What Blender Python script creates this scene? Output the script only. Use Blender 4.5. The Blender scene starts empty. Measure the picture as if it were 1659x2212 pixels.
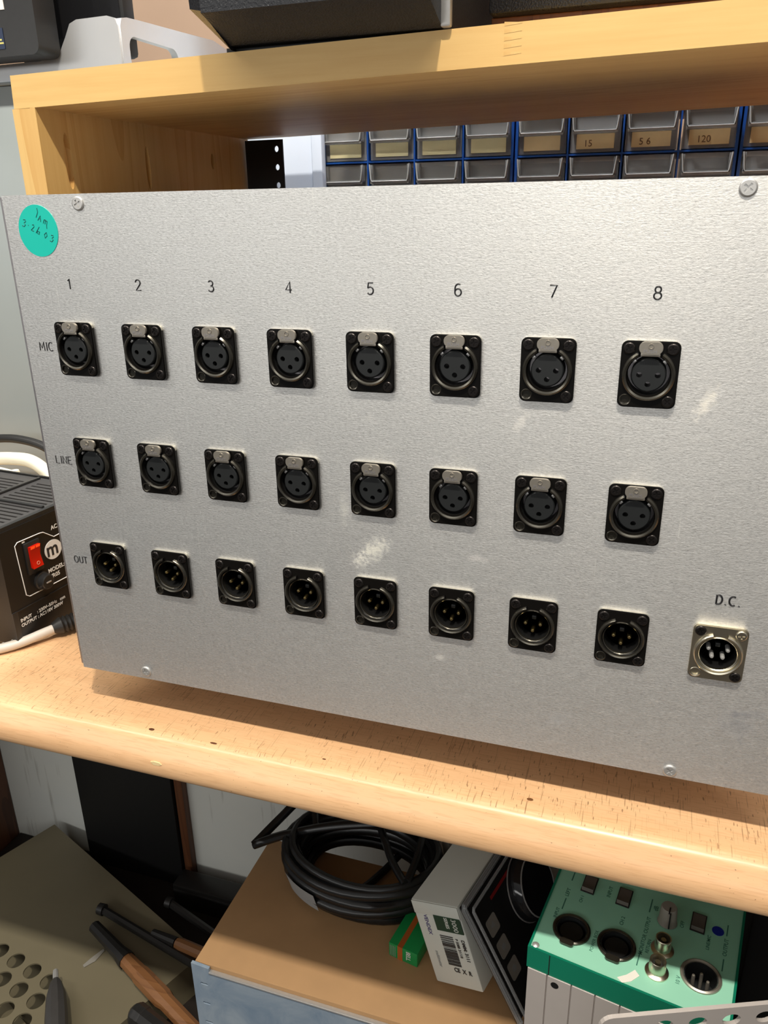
import bpy, bmesh, math, random
from mathutils import Vector, Matrix
S = 0.001
BZ = 750.0            # bench top height in mm
C = bpy.context.scene.collection
sc = bpy.context.scene
# ---------------------------------------------------------------- camera
R3 = ((0.94887, 0.315253, -0.016111), (0.098697, -0.344771, -0.933484), (-0.299838, 0.884166, -0.358257))
cam_d = bpy.data.cameras.new('camera'); cam = bpy.data.objects.new('camera', cam_d); C.objects.link(cam)
right, down, fwd = Vector(R3[0]), Vector(R3[1]), Vector(R3[2])
mw = Matrix((right, -down, -fwd)).transposed().to_4x4()
mw.translation = Vector((318.24, -386.31, 328.07 + BZ)) * S
cam.matrix_world = mw
cam_d.sensor_fit = 'HORIZONTAL'; cam_d.sensor_width = 36.0; cam_d.lens = 36.0 * 1711.1 / 1659.0
cam_d.clip_start = 0.01
sc.camera = cam
# ---------------------------------------------------------------- world
w = bpy.data.worlds.new('world'); sc.world = w; w.use_nodes = True
wn, wl = w.node_tree.nodes, w.node_tree.links
bg = wn['Background']
tcw = wn.new('ShaderNodeTexCoord'); sep = wn.new('ShaderNodeSeparateXYZ'); rmp = wn.new('ShaderNodeValToRGB')
wl.new(tcw.outputs['Generated'], sep.inputs[0])
mr = wn.new('ShaderNodeMapRange'); mr.inputs['From Min'].default_value = -1; mr.inputs['From Max'].default_value = 1
wl.new(sep.outputs['Z'], mr.inputs['Value']); wl.new(mr.outputs[0], rmp.inputs[0])
e = rmp.color_ramp.elements
e[0].position = 0.0; e[0].color = (0.03, 0.027, 0.024, 1)
e[1].position = 1.0; e[1].color = (3.2, 3.0, 2.75, 1)
for p_, c_ in ((0.30, (0.14, 0.14, 0.14, 1)), (0.43, (0.6, 0.61, 0.63, 1)), (0.50, (0.7, 0.71, 0.73, 1)), (0.60, (0.66, 0.68, 0.70, 1)), (0.80, (1.9, 1.85, 1.8, 1))):
    k = e.new(p_); k.color = c_
wl.new(rmp.outputs[0], bg.inputs[0]); bg.inputs[1].default_value = 0.17
# ---------------------------------------------------------------- lights
def area(name, loc, target, size, power, col, sy=None):
    d = bpy.data.lights.new(name, 'AREA'); d.energy = power; d.color = col; d.size = size * S
    if sy: d.shape = 'RECTANGLE'; d.size_y = sy * S
    o = bpy.data.objects.new(name, d); C.objects.link(o)
    o.location = (loc[0] * S, loc[1] * S, (loc[2] + BZ) * S)
    v = Vector(target) - Vector(loc)
    o.rotation_euler = v.to_track_quat('-Z', 'Y').to_euler()
    return o
area('panel_fill_strip', (-150, -605, 1450), (-150, 0, 150), 2300, 16, (1.0, 0.97, 0.90), 50)  # added fill strip for the panel's sheen, level with the ceiling lamp
area('ceiling_lamp', (330, -605, 1450), (180, 0, 150), 45, 13, (1.0, 0.91, 0.78))
area('far_front_fill', (-500, -2600, 760), (150, 0, 150), 4200, 18, (1.0, 0.985, 0.95), 300)  # added wide front fill, brightening the panel top and upright faces
area('rear_drawer_fill', (60, 255, 1350), (60, 450, 300), 120, 15.0, (0.94, 0.96, 1.0))  # unseen added fill that brightens the drawer fronts behind the shelf
# ---------------------------------------------------------------- exposure
vs = sc.view_settings
vs.view_transform = 'Standard'; vs.look = 'None'; vs.gamma = 1.0; vs.exposure = 0.25
vs.use_curve_mapping = False
sc.render.film_transparent = False
# ================================================================ materials
def srgb(r, g, b):
    f = lambda c: (c / 255 / 12.92) if c / 255 <= 0.04045 else ((c / 255 + 0.055) / 1.055) ** 2.4
    return (f(r), f(g), f(b), 1)
class NT:
    def __init__(s, name):
        s.m = bpy.data.materials.new(name); s.m.use_nodes = True
        s.n = s.m.node_tree.nodes; s.l = s.m.node_tree.links; s.b = s.n['Principled BSDF']
    def tc(s, scale=(1, 1, 1), rot=(0, 0, 0), loc=(0, 0, 0)):
        t = s.n.new('ShaderNodeTexCoord'); mp = s.n.new('ShaderNodeMapping')
        mp.inputs['Scale'].default_value = scale; mp.inputs['Rotation'].default_value = rot; mp.inputs['Location'].default_value = loc
        s.l.new(t.outputs['Object'], mp.inputs[0]); return mp.outputs[0]
    def noise(s, vec, scale=1.0, detail=3, rough=0.55, dist=0.0):
        t = s.n.new('ShaderNodeTexNoise'); t.inputs['Scale'].default_value = scale; t.inputs['Detail'].default_value = detail
        t.inputs['Roughness'].default_value = rough; t.inputs['Distortion'].default_value = dist
        s.l.new(vec, t.inputs['Vector']); return t.outputs[0]
    def ramp(s, fac, stops):
        r = s.n.new('ShaderNodeValToRGB'); e = r.color_ramp.elements
        e[0].position, e[0].color = stops[0]; e[1].position, e[1].color = stops[-1]
        for p, c in stops[1:-1]:
            k = e.new(p); k.color = c
        s.l.new(fac, r.inputs[0]); return r.outputs[0]
    def mix(s, fac, a, b, mode='MIX'):
        x = s.n.new('ShaderNodeMix'); x.data_type = 'RGBA'; x.blend_type = mode
        for sock, v in ((x.inputs[0], fac), (x.inputs[6], a), (x.inputs[7], b)):
            if hasattr(v, 'is_output'): s.l.new(v, sock)
            else: sock.default_value = v
        return x.outputs[2]
    def math(s, op, a, b=0.0, clamp=False):
        x = s.n.new('ShaderNodeMath'); x.operation = op; x.use_clamp = clamp
        for sock, v in ((x.inputs[0], a), (x.inputs[1], b)):
            if hasattr(v, 'is_output'): s.l.new(v, sock)
            else: sock.default_value = v
        return x.outputs[0]
    def bump(s, h, strength=0.2, dist=0.0005):
        x = s.n.new('ShaderNodeBump'); x.inputs['Strength'].default_value = strength; x.inputs['Distance'].default_value = dist
        s.l.new(h, x.inputs['Height']); s.l.new(x.outputs[0], s.b.inputs['Normal'])
    def set(s, **k):
        for key, v in k.items():
            sock = s.b.inputs[key.replace('_', ' ')]
            if hasattr(v, 'is_output'): s.l.new(v, sock)
            else: sock.default_value = v
        return s
def g(v): return (v, v, v, 1)
def plain(name, col, rough=0.5, metal=0.0, var=0.12, vs_=120, bump=0.0, bs=900, **kw):
    t = NT(name); n = t.noise(t.tc(), vs_, 3)
    c0 = tuple(c * (1 - var) for c in col[:3]) + (1,); c1 = tuple(min(1, c * (1 + var)) for c in col[:3]) + (1,)
    t.set(Base_Color=t.mix(n, c0, c1), Roughness=rough, Metallic=metal)
    if bump: t.bump(t.noise(t.tc(), bs, 2), bump)
    t.set(**kw) if kw else None
    return t.m
def wood(name, light, dark, axis=0, rough=0.45, fine=260, ring=26, coat=0.0, amt=1.0):
    t = NT(name)
    sc1 = [fine] * 3; sc1[axis] = fine * 0.05
    sc2 = [ring] * 3; sc2[axis] = ring * 0.07
    n1 = t.noise(t.tc(tuple(sc1)), 1, 3, 0.6)
    n2 = t.noise(t.tc(tuple(sc2)), 1, 2, 0.5, 0.6)
    rings = t.math('FRACT', t.math('MULTIPLY', n2, 7.0))
    rings = t.math('POWER', rings, 2.5)
    f = t.math('ADD', t.math('MULTIPLY', rings, 0.45 * amt), t.math('MULTIPLY', n1, 0.55 * amt), True)
    big = t.noise(t.tc(), 9, 2)
    c = t.mix(f, light, dark)
    c = t.mix(t.math('MULTIPLY', big, 0.35), c, tuple(x * 0.7 for x in dark[:3]) + (1,))
    t.set(Base_Color=c, Roughness=rough, Coat_Weight=coat)
    t.bump(n1, 0.12, 0.0004)
    return t.m
PINE_L, PINE_D = srgb(240, 205, 135), srgb(208, 155, 82)
pine_x = wood('pine_along', PINE_L, PINE_D, 0, 0.5, 300, 22)
pine_z = wood('pine_upright', PINE_L, PINE_D, 2, 0.5, 300, 22)
dark_wood = wood('brown_wood', srgb(120, 74, 44), srgb(70, 40, 24), 2, 0.55)
tool_wood = wood('handle_wood', srgb(150, 104, 64), srgb(104, 66, 38), 0, 0.4)

def bench_mat():
    t = NT('beech_laminate')
    n1 = t.noise(t.tc((60, 900, 900)), 1, 2, 0.6)
    n2 = t.noise(t.tc((5, 45, 45)), 1, 3, 0.5, 0.4)
    fl = t.ramp(n1, [(0.50, g(0)), (0.64, g(1))])
    c = t.mix(n2, srgb(238, 196, 150), srgb(214, 166, 120))
    c = t.mix(t.math('MULTIPLY', fl, 0.22), c, srgb(176, 122, 78))
    # hairline scratches
    msk = t.ramp(t.noise(t.tc(), 12, 2), [(0.30, g(0)), (0.55, g(1))])
    tot = None
    for sc_, r_, lo in (((1600, 26, 1), 0.25, 0.715), ((1500, 34, 1), -0.5, 0.72), ((1500, 60, 1), 1.2, 0.71), ((1300, 22, 1), 0.05, 0.72), ((900, 180, 1), 0.8, 0.68), ((1400, 40, 1), -1.1, 0.72)):
        ln = t.ramp(t.noise(t.tc(sc_, (0, 0, r_), (r_ * 7, 1, 0)), 1, 1, 0.4), [(lo, g(0)), (lo + 0.05, g(1))])
        tot = ln if tot is None else t.math('MAXIMUM', tot, ln)
    geo = t.n.new('ShaderNodeNewGeometry'); sx = t.n.new('ShaderNodeSeparateXYZ'); t.l.new(geo.outputs['Normal'], sx.inputs[0])
    top = t.math('GREATER_THAN', sx.outputs['Z'], 0.9)
    f = t.math('MULTIPLY', t.math('MULTIPLY', tot, msk), t.math('MULTIPLY', top, 0.65))
    c = t.mix(f, c, srgb(96, 62, 36))
    # dark specks
    sp = t.ramp(t.noise(t.tc(), 700, 1), [(0.76, g(0)), (0.79, g(1))])
    c = t.mix(t.math('MULTIPLY', sp, 0.6), c, srgb(80, 50, 28))
    t.set(Base_Color=c, Roughness=t.math('ADD', t.math('MULTIPLY', n2, 0.12), 0.24), Specular_IOR_Level=0.5)
    t.bump(n1, 0.06, 0.0003)
    return t.m
bench_m = bench_mat()

AR = 0.25
def panel_mat():
    t = NT('scuffed_aluminium')
    n1 = t.noise(t.tc((520, 1, 1250)), 1, 4, 0.75)
    n2 = t.noise(t.tc((150, 1, 260), (0, 0.3, 0)), 1, 4, 0.7)
    n3 = t.noise(t.tc((9, 1, 9)), 1, 3, 0.6, 0.6)
    base = t.mix(n3, (0.78, 0.77, 0.745, 1), (0.94, 0.93, 0.90, 1))
    base = t.mix(t.math('MULTIPLY', n2, 0.55), base, (0.64, 0.63, 0.605, 1))
    sp = t.ramp(n1, [(0.52, g(0)), (0.68, g(1))])
    base = t.mix(t.math('MULTIPLY', sp, 0.8), base, (0.98, 0.97, 0.94, 1))
    dk = t.ramp(n1, [(0.32, g(1)), (0.48, g(0))])
    base = t.mix(t.math('MULTIPLY', dk, 0.6), base, (0.42, 0.41, 0.40, 1))
    # faint long scratches
    for sc_, r_ in (((900, 1, 16), 1.12), ((1000, 1, 22), 1.35), ((800, 1, 26), -1.3), ((900, 1, 30), 0.75)):
        ln = t.ramp(t.noise(t.tc(sc_, (0, r_, 0), (r_ * 9, 0, 2)), 1, 1, 0.4), [(0.725, g(0)), (0.80, g(1))])
        base = t.mix(t.math('MULTIPLY', ln, 0.6), base, (0.95, 0.93, 0.88, 1))
    # smudges: centre x, z (mm), half sizes, tilt, colour, strength
    rough = t.math('ADD', t.math('MULTIPLY', n2, 0.14), 0.36)
    for cx, cz, ax, az, ro, col, st, ns in (
            (181, 148, 11, 6.0, 0.75, (0.86, 0.84, 0.76, 1), 1.0, 420), (172, 140, 5, 5, 0, (0.86, 0.84, 0.76, 1), 0.7, 420),
            (164, 170, 3, 11, 0, (0.80, 0.79, 0.72, 1), 0.45, 300), (220, 85.5, 4.5, 2.2, 0.1, (0.80, 0.78, 0.72, 1), 0.55, 200),
            (344.6, 242, 3.2, 9, -0.5, (0.86, 0.83, 0.76, 1), 0.8, 300), (260, 227, 2.6, 6, -0.6, (0.80, 0.78, 0.74, 1), 0.6, 300),
            (240, 150, 6, 2.2, 0, (0.74, 0.70, 0.68, 1), 0.5, 200), (179, 224, 4, 3, 0, (0.78, 0.77, 0.72, 1), 0.3, 200),
            (380, 72, 10, 10, 0, (0.22, 0.22, 0.24, 1), 0.55, 160), (384, 80, 11, 3, 0.1, (0.22, 0.22, 0.24, 1), 0.6, 200),
            (290, 57, 9, 5, 0.3, (0.30, 0.30, 0.31, 1), 0.4, 120)):
        vec = t.tc((1, 1, 1), (0, 0, 0))
        sub = t.n.new('ShaderNodeVectorMath'); sub.operation = 'SUBTRACT'; t.l.new(vec, sub.inputs[0]); sub.inputs[1].default_value = (cx * S, 0, cz * S)
        mp = t.n.new('ShaderNodeMapping'); mp.vector_type = 'TEXTURE'
        mp.inputs['Rotation'].default_value = (0, -ro, 0); mp.inputs['Scale'].default_value = (ax * S, 1, az * S)
        t.l.new(sub.outputs[0], mp.inputs[0])
        ln = t.n.new('ShaderNodeVectorMath'); ln.operation = 'LENGTH'; t.l.new(mp.outputs[0], ln.inputs[0])
        d = t.math('ADD', ln.outputs['Value'], t.math('MULTIPLY', t.math('SUBTRACT', t.noise(vec, ns, 4, 0.7), 0.5), 3.2))
        f = t.math('MULTIPLY', t.math('SUBTRACT', 1.15, d, True), st, True)
        base = t.mix(f, base, col)
        rough = t.math('ADD', rough, t.math('MULTIPLY', f, 0.2), True)
    cx_ = t.n.new('ShaderNodeCombineXYZ'); cx_.inputs[0].default_value = 1.0
    t.l.new(cx_.outputs[0], t.b.inputs['Tangent'])
    t.set(Base_Color=base, Metallic=1.0, Roughness=rough, Anisotropic=0.6, Anisotropic_Rotation=AR)
    hb = t.math('ADD', n1, t.math('MULTIPLY', n2, 0.8))
    t.bump(hb, 0.5, 0.0003)
    return t.m
alu_panel = panel_mat()
alu_edge = plain('worn_aluminium_edge', (0.42, 0.40, 0.41, 1), 0.45, 0.9, 0.2, 400)
steel = plain('bright_steel', (0.56, 0.55, 0.53, 1), 0.35, 0.6, 0.08, 300)
nickel = plain('satin_nickel', (0.72, 0.66, 0.52, 1), 0.28, 1.0, 0.06, 200)
tab_m = plain('dull_nickel_tab', (0.40, 0.365, 0.31, 1), 0.38, 0.75, 0.12, 500)
black_ni = plain('black_chrome', (0.009, 0.008, 0.007, 1), 0.2, 0.4, 0.15, 300)
black_ring = plain('black_chrome_ring', (0.10, 0.092, 0.075, 1), 0.2, 0.85, 0.1, 300)
edge_gleam = plain('plate_edge_gleam', (0.42, 0.40, 0.34, 1), 0.42, 0.7, 0.1, 300)  # brighter metal paints the gleam along the black sockets' top plate edge
black_scr = plain('blackened_screw', (0.04, 0.035, 0.033, 1), 0.26, 0.8, 0.1, 300)
insert_m = plain('matt_black_plastic', (0.014, 0.0155, 0.016, 1), 0.42, 0.0, 0.1, 300)
void_m = plain('dark_recess', (0.005, 0.005, 0.005, 1), 0.5, 0.0, 0.1, 300)
gold = plain('gold_contact', (0.85, 0.66, 0.30, 1), 0.22, 1.0, 0.05, 300)
ink = plain('engraving_paint', (0.012, 0.012, 0.014, 1), 0.5, 0.0, 0.2, 800)
teal = plain('teal_paper', srgb(0, 190, 172), 0.55, 0.0, 0.04, 60)
pen = plain('pen_ink', srgb(6, 74, 72), 0.6, 0.0, 0.1, 300)
black_pl = plain('black_plastic', (0.009, 0.0082, 0.0075, 1), 0.38, 0.0, 0.15, 200, 0.15, 2500)
black_sat = plain('black_satin_plastic', (0.018, 0.0175, 0.017, 1), 0.32, 0.0, 0.15, 200, 0.1, 2500)
black_vinyl = plain('black_vinyl', (0.009, 0.0095, 0.012, 1), 0.36, 0.0, 0.2, 500, 0.9, 900)
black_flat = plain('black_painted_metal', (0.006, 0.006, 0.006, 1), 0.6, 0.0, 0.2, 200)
white_ink = plain('white_print', (0.85, 0.84, 0.80, 1), 0.5, 0.0, 0.03, 100)
white_pl = plain('cream_cable_sheath', srgb(236, 228, 205), 0.4, 0.0, 0.05, 60)
grey_cord = plain('grey_white_sheath', srgb(205, 195, 182), 0.45, 0.0, 0.06, 60)
stand_m = plain('silver_aluminium', (0.50, 0.51, 0.52, 1), 0.42, 0.55, 0.04, 60, 0.05, 2000)
cab_grey = plain('pale_grey_paint', srgb(156, 164, 164), 0.5, 0.0, 0.05, 12)
wall_m = plain('beige_wall_paint', srgb(150, 124, 102), 0.85, 0.0, 0.08, 10, 0.1, 60)
def under_wall():
    t = NT('stained_white_board')
    n = t.noise(t.tc(), 7, 4, 0.6)
    c = t.mix(n, srgb(205, 210, 208), srgb(228, 227, 216))
    st = t.ramp(t.noise(t.tc((70, 70, 6)), 1, 3), [(0.62, g(0)), (0.70, g(1))])
    c = t.mix(t.math('MULTIPLY', st, 0.35), c, srgb(110, 100, 84))
    vec = t.tc(); sub = t.n.new('ShaderNodeVectorMath'); sub.operation = 'SUBTRACT'; t.l.new(vec, sub.inputs[0]); sub.inputs[1].default_value = (-0.424, 0.342, (BZ - 545) * S)
    mp = t.n.new('ShaderNodeMapping'); mp.vector_type = 'TEXTURE'; mp.inputs['Scale'].default_value = (0.07, 1, 0.04); t.l.new(sub.outputs[0], mp.inputs[0])
    ln = t.n.new('ShaderNodeVectorMath'); ln.operation = 'LENGTH'; t.l.new(mp.outputs[0], ln.inputs[0])
    f = t.math('LESS_THAN', t.math('ADD', ln.outputs['Value'], t.math('MULTIPLY', t.noise(vec, 30, 3), 0.4)), 1.15)
    c = t.mix(t.math('MULTIPLY', f, 0.8), c, srgb(150, 116, 72))
    t.set(Base_Color=c, Roughness=0.7); return t.m
under_m = under_wall()
blue_pl = plain('blue_plastic', srgb(22, 84, 170), 0.4, 0.0, 0.06, 30)
paper = plain('cream_label_paper', srgb(236, 226, 178), 0.7, 0.0, 0.10, 70)
paper_tan = plain('tan_label_paper', srgb(240, 214, 160), 0.7, 0.0, 0.12, 70)
tnt = NT('smoky_clear_plastic'); tnt.set(Base_Color=(0.78, 0.78, 0.76, 1), Roughness=0.16, Transmission_Weight=0.75, IOR=1.45)
tnt.bump(tnt.noise(tnt.tc(), 60, 2), 0.3, 0.001); clear_pl = tnt.m
edge_pl = plain('frosted_plastic_edge', (0.45, 0.45, 0.43, 1), 0.2, 0.0, 0.3, 90)
bin_in = plain('bin_contents', (0.075, 0.068, 0.06, 1), 0.5, 0.0, 0.9, 60)
white_board = plain('pale_blue_board', srgb(200, 210, 226), 0.5, 0.0, 0.03, 20)
red_sw = plain('red_translucent_plastic', srgb(200, 26, 8), 0.25, 0.0, 0.05, 60)
red_on = plain('lit_neon_lens', srgb(255, 80, 25), 0.25, 0.0, 0.05, 60, Emission_Color=srgb(255, 70, 20), Emission_Strength=0.55)
brown_card = plain('brown_fibreboard', srgb(172, 134, 92), 0.7, 0.0, 0.10, 40)
def blue_sheet():
    t = NT('blue_scuffed_sheet')
    n = t.noise(t.tc(), 22, 5, 0.65, 0.8)
    t.set(Base_Color=t.mix(n, srgb(84, 118, 152), srgb(196, 206, 212)), Roughness=0.35, Metallic=0.2); return t.m
blue_sheet_m = blue_sheet()
carton_m = plain('white_carton', srgb(214, 216, 206), 0.55, 0.0, 0.04, 30)
dgreen = plain('dark_green_print', srgb(24, 62, 44), 0.5, 0.0, 0.05, 60)
purple = plain('violet_print', srgb(88, 80, 130), 0.5, 0.0, 0.05, 60)
black_ink = plain('black_print', (0.03, 0.03, 0.03, 1), 0.5, 0.0, 0.05, 60)
green_card = plain('green_carton', srgb(24, 142, 72), 0.4, 0.0, 0.05, 60)
orange_card = plain('orange_brown_print', srgb(176, 92, 36), 0.5, 0.0, 0.05, 60)
mint = plain('mint_green_paint', srgb(150, 210, 182), 0.5, 0.0, 0.05, 25)
green_paint = plain('deep_green_paint', srgb(10, 118, 90), 0.35, 0.0, 0.04, 40)
mix_grey = plain('warm_grey_aluminium', srgb(186, 178, 172), 0.5, 0.2, 0.04, 60)
grey_knob = plain('grey_knob_plastic', srgb(140, 132, 122), 0.5, 0.0, 0.05, 60)
grey_switch = plain('grey_switch_plastic', srgb(104, 96, 90), 0.45, 0.0, 0.05, 60)
print_green = plain('faded_green_print', srgb(60, 118, 100), 0.6, 0.0, 0.1, 300)
cobalt = plain('cobalt_sticker', srgb(18, 40, 150), 0.4, 0.0, 0.05, 60)
tape_m = plain('white_tape', srgb(236, 232, 220), 0.6, 0.0, 0.03, 60)
beige_metal = plain('beige_painted_metal', srgb(116, 108, 86), 0.5, 0.0, 0.10, 18)
rubber = plain('black_rubber', (0.014, 0.013, 0.012, 1), 0.42, 0.0, 0.2, 120)
cable_m = plain('black_cable_sheath', (0.010, 0.010, 0.010, 1), 0.30, 0.0, 0.2, 120)
darkgrey_rub = plain('dark_grey_grip', (0.05, 0.047, 0.045, 1), 0.45, 0.0, 0.15, 120)
lab_grey = plain('grey_sticker', srgb(150, 152, 152), 0.6, 0.0, 0.06, 60)
floor_m = plain('dark_carpet', srgb(60, 54, 48), 0.95, 0.0, 0.2, 200)
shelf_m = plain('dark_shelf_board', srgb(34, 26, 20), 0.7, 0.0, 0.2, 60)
gl = NT('clear_blister'); gl.set(Base_Color=(0.92, 0.94, 0.94, 1), Roughness=0.12, Transmission_Weight=0.8, IOR=1.4); blister_m = gl.m
dark_glass = plain('dark_glossy_plastic', (0.012, 0.012, 0.013, 1), 0.10, 0.0, 0.1, 50)
red_print = plain('red_print', srgb(150, 26, 26), 0.5, 0.0, 0.05, 60)
icon_m = plain('pale_grey_print', srgb(150, 146, 138), 0.5, 0.0, 0.05, 60)

# ================================================================ mesh builder (mm)
class MB:
    def __init__(s): s.bm = bmesh.new()
    def _x(s, vs, M): 
        if M is not None: bmesh.ops.transform(s.bm, matrix=M, verts=vs)
    def box(s, x0, x1, y0, y1, z0, z1, bev=0.0, M=None, seg=2):
        r = bmesh.ops.create_cube(s.bm, size=1.0); vs = r['verts']
        for v in vs: v.co = Vector(((x0 + x1) / 2 + v.co.x * (x1 - x0), (y0 + y1) / 2 + v.co.y * (y1 - y0), (z0 + z1) / 2 + v.co.z * (z1 - z0)))
        if bev:
            es = list({e for v in vs for e in v.link_edges})
            rr = bmesh.ops.bevel(s.bm, geom=es, offset=bev, segments=seg, affect='EDGES', profile=0.5)
            vs = list({v for f in rr['faces'] for v in f.verts} | {v for v in vs if v.is_valid})
        s._x(vs, M); return s
    def prism(s, outer, a, b, holes=(), plane='xz', M=None):
        # polygon in plane, extruded along the remaining axis from a to b
        def P(p, h):
            return {'xz': Vector((p[0], h, p[1])), 'xy': Vector((p[0], p[1], h)), 'yz': Vector((h, p[0], p[1]))}[plane]
        new = []
        es = []
        for loop in [outer] + list(holes):
            vs = [s.bm.verts.new(P(p, a)) for p in loop]; new += vs
            es += [s.bm.edges.new((vs[i], vs[(i + 1) % len(vs)])) for i in range(len(vs))]
        if holes:
            r = bmesh.ops.triangle_fill(s.bm, edges=es, use_beauty=True)
            faces = [x for x in r['geom'] if isinstance(x, bmesh.types.BMFace)]
        else:
            faces = [s.bm.faces.new(new)]
        r = bmesh.ops.extrude_face_region(s.bm, geom=faces, use_keep_orig=True)
        nv = [x for x in r['geom'] if isinstance(x, bmesh.types.BMVert)]
        d = P((0, 0), b) - P((0, 0), a)
        for v in nv: v.co += d
        s._x(new + nv, M); return s
    def lathe(s, prof, c=(0, 0, 0), axis='y', seg=28, a0=0.0, a1=360.0, M=None):
        full = abs(a1 - a0) >= 359.9; n = seg if full else seg + 1
        rings = []; allv = []
        for k in range(n):
            t = math.radians(a0 + (a1 - a0) * k / seg); cs, sn = math.cos(t), math.sin(t); row = []
            for r, h in prof:
                p = {'y': (cs * r, h, sn * r), 'z': (cs * r, sn * r, h), 'x': (h, cs * r, sn * r)}[axis]
                row.append(s.bm.verts.new((p[0] + c[0], p[1] + c[1], p[2] + c[2])))
            rings.append(row); allv += row
        for k in range(seg):
            A, B = rings[k], rings[(k + 1) % n]
            for i in range(len(prof) - 1):
                try: s.bm.faces.new((A[i], A[i + 1], B[i + 1], B[i]))
                except ValueError: pass
        s._x(allv, M); return s
    def tube(s, pts, r, seg=8, closed=False, M=None, cap=True):
        pts = [Vector(p) for p in pts]; n = len(pts); rs = r if isinstance(r, (list, tuple)) else [r] * n
        rings = []; up = Vector((0, 0, 1)); prev = None; allv = []
        for i, p in enumerate(pts):
            if closed: d = pts[(i + 1) % n] - pts[i - 1]
            else: d = pts[min(i + 1, n - 1)] - pts[max(i - 1, 0)]
            d.normalize()
            if prev is None:
                a = d.cross(up)
                if a.length < 1e-3: a = d.cross(Vector((1, 0, 0)))
            else:
                a = prev - d * prev.dot(d)
            a.normalize(); prev = a; b = d.cross(a)
            row = [s.bm.verts.new(p + (a * math.cos(2 * math.pi * k / seg) + b * math.sin(2 * math.pi * k / seg)) * rs[i]) for k in range(seg)]
            rings.append(row); allv += row
        for i in range(n if closed else n - 1):
            A, B = rings[i], rings[(i + 1) % n]
            for k in range(seg): s.bm.faces.new((A[k], A[(k + 1) % seg], B[(k + 1) % seg], B[k]))
        if cap and not closed:
            s.bm.faces.new(rings[0][::-1]); s.bm.faces.new(rings[-1])
        s._x(allv, M); return s
    def build(s, name, mat, parent=None, label=None, loc=None, smooth=40, world=True):
        bm = s.bm
        base = Vector(parent.get('_b', (0, 0, 0))) if (parent is not None and world) else Vector((0, 0, 0))
        if parent is None: base = Vector((0, 0, 0))
        for v in bm.verts:
            v.co = (v.co - base) * S
        bmesh.ops.remove_doubles(bm, verts=bm.verts, dist=1e-7)
        bmesh.ops.recalc_face_normals(bm, faces=bm.faces)
        me = bpy.data.meshes.new(name); bm.to_mesh(me); bm.free()
        me.materials.append(mat)
        if smooth:
            for p in me.polygons: p.use_smooth = True
            me.set_sharp_from_angle(angle=math.radians(smooth))
        o = bpy.data.objects.new(name, me); C.objects.link(o)
        if parent is not None: o.parent = parent
        if loc is not None: o.location = Vector(loc) * S
        if parent is None: o.location.z = BZ * S
        if label: o['label'] = label
        return o
BASES = {}
def thing(name, label, cat, base=(0, 0, 0), rotz=0.0, group=None, local=False, mat3=None):
    o = bpy.data.objects.new(name, None); C.objects.link(o); o.empty_display_size = 0.02
    o.location = (base[0] * S, base[1] * S, (base[2] + BZ) * S)
    if mat3 is not None: o.rotation_euler = mat3.to_euler()
    else: o.rotation_euler = (0, 0, rotz)
    o['label'] = label; o['category'] = cat
    if group: o['group'] = group
    BASES[o.name] = (0, 0, 0) if (local or rotz or mat3 is not None) else tuple(base)
    o['_b'] = BASES[o.name]
    return o
def tag(o, label, cat, group=None):
    o['label'] = label; o['category'] = cat
    if group: o['group'] = group
    return o
def struct(o): o['kind'] = 'structure'; return o
def circ(cx, cy, r, n=28, ry=None, ph=0.0):
    ry = r if ry is None else ry
    return [(cx + r * math.cos(2 * math.pi * k / n + ph), cy + ry * math.sin(2 * math.pi * k / n + ph)) for k in range(n)]
def rrect(x0, x1, y0, y1, r, n=5):
    out = []
    for cx, cy, a in ((x1 - r, y1 - r, 0), (x0 + r, y1 - r, 90), (x0 + r, y0 + r, 180), (x1 - r, y0 + r, 270)):
        for k in range(n + 1):
            t = math.radians(a + 90 * k / n); out.append((cx + r * math.cos(t), cy + r * math.sin(t)))
    return out
def cross(cx, cy, L, w, rot=0.0):
    p = [(w, w), (w, L), (-w, L), (-w, w), (-L, w), (-L, -w), (-w, -w), (-w, -L), (w, -L), (w, -w), (L, -w), (L, w)]
    c, s = math.cos(rot), math.sin(rot)
    return [(cx + x * c - y * s, cy + x * s + y * c) for x, y in p]
def smooth_path(pts, n=8, closed=False):
    P = [Vector(p) for p in pts]; out = []; N = len(P)
    rng = range(N) if closed else range(N - 1)
    for i in rng:
        if closed: a, b, c, d = P[i - 1], P[i], P[(i + 1) % N], P[(i + 2) % N]
        else: a, b, c, d = P[max(i - 1, 0)], P[i], P[i + 1], P[min(i + 2, N - 1)]
        for k in range(n):
            t = k / n
            out.append(0.5 * ((2 * b) + (c - a) * t + (2 * a - 5 * b + 4 * c - d) * t * t + (3 * b - a - 3 * c + d) * t ** 3))
    if not closed: out.append(P[-1])
    return out
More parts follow.
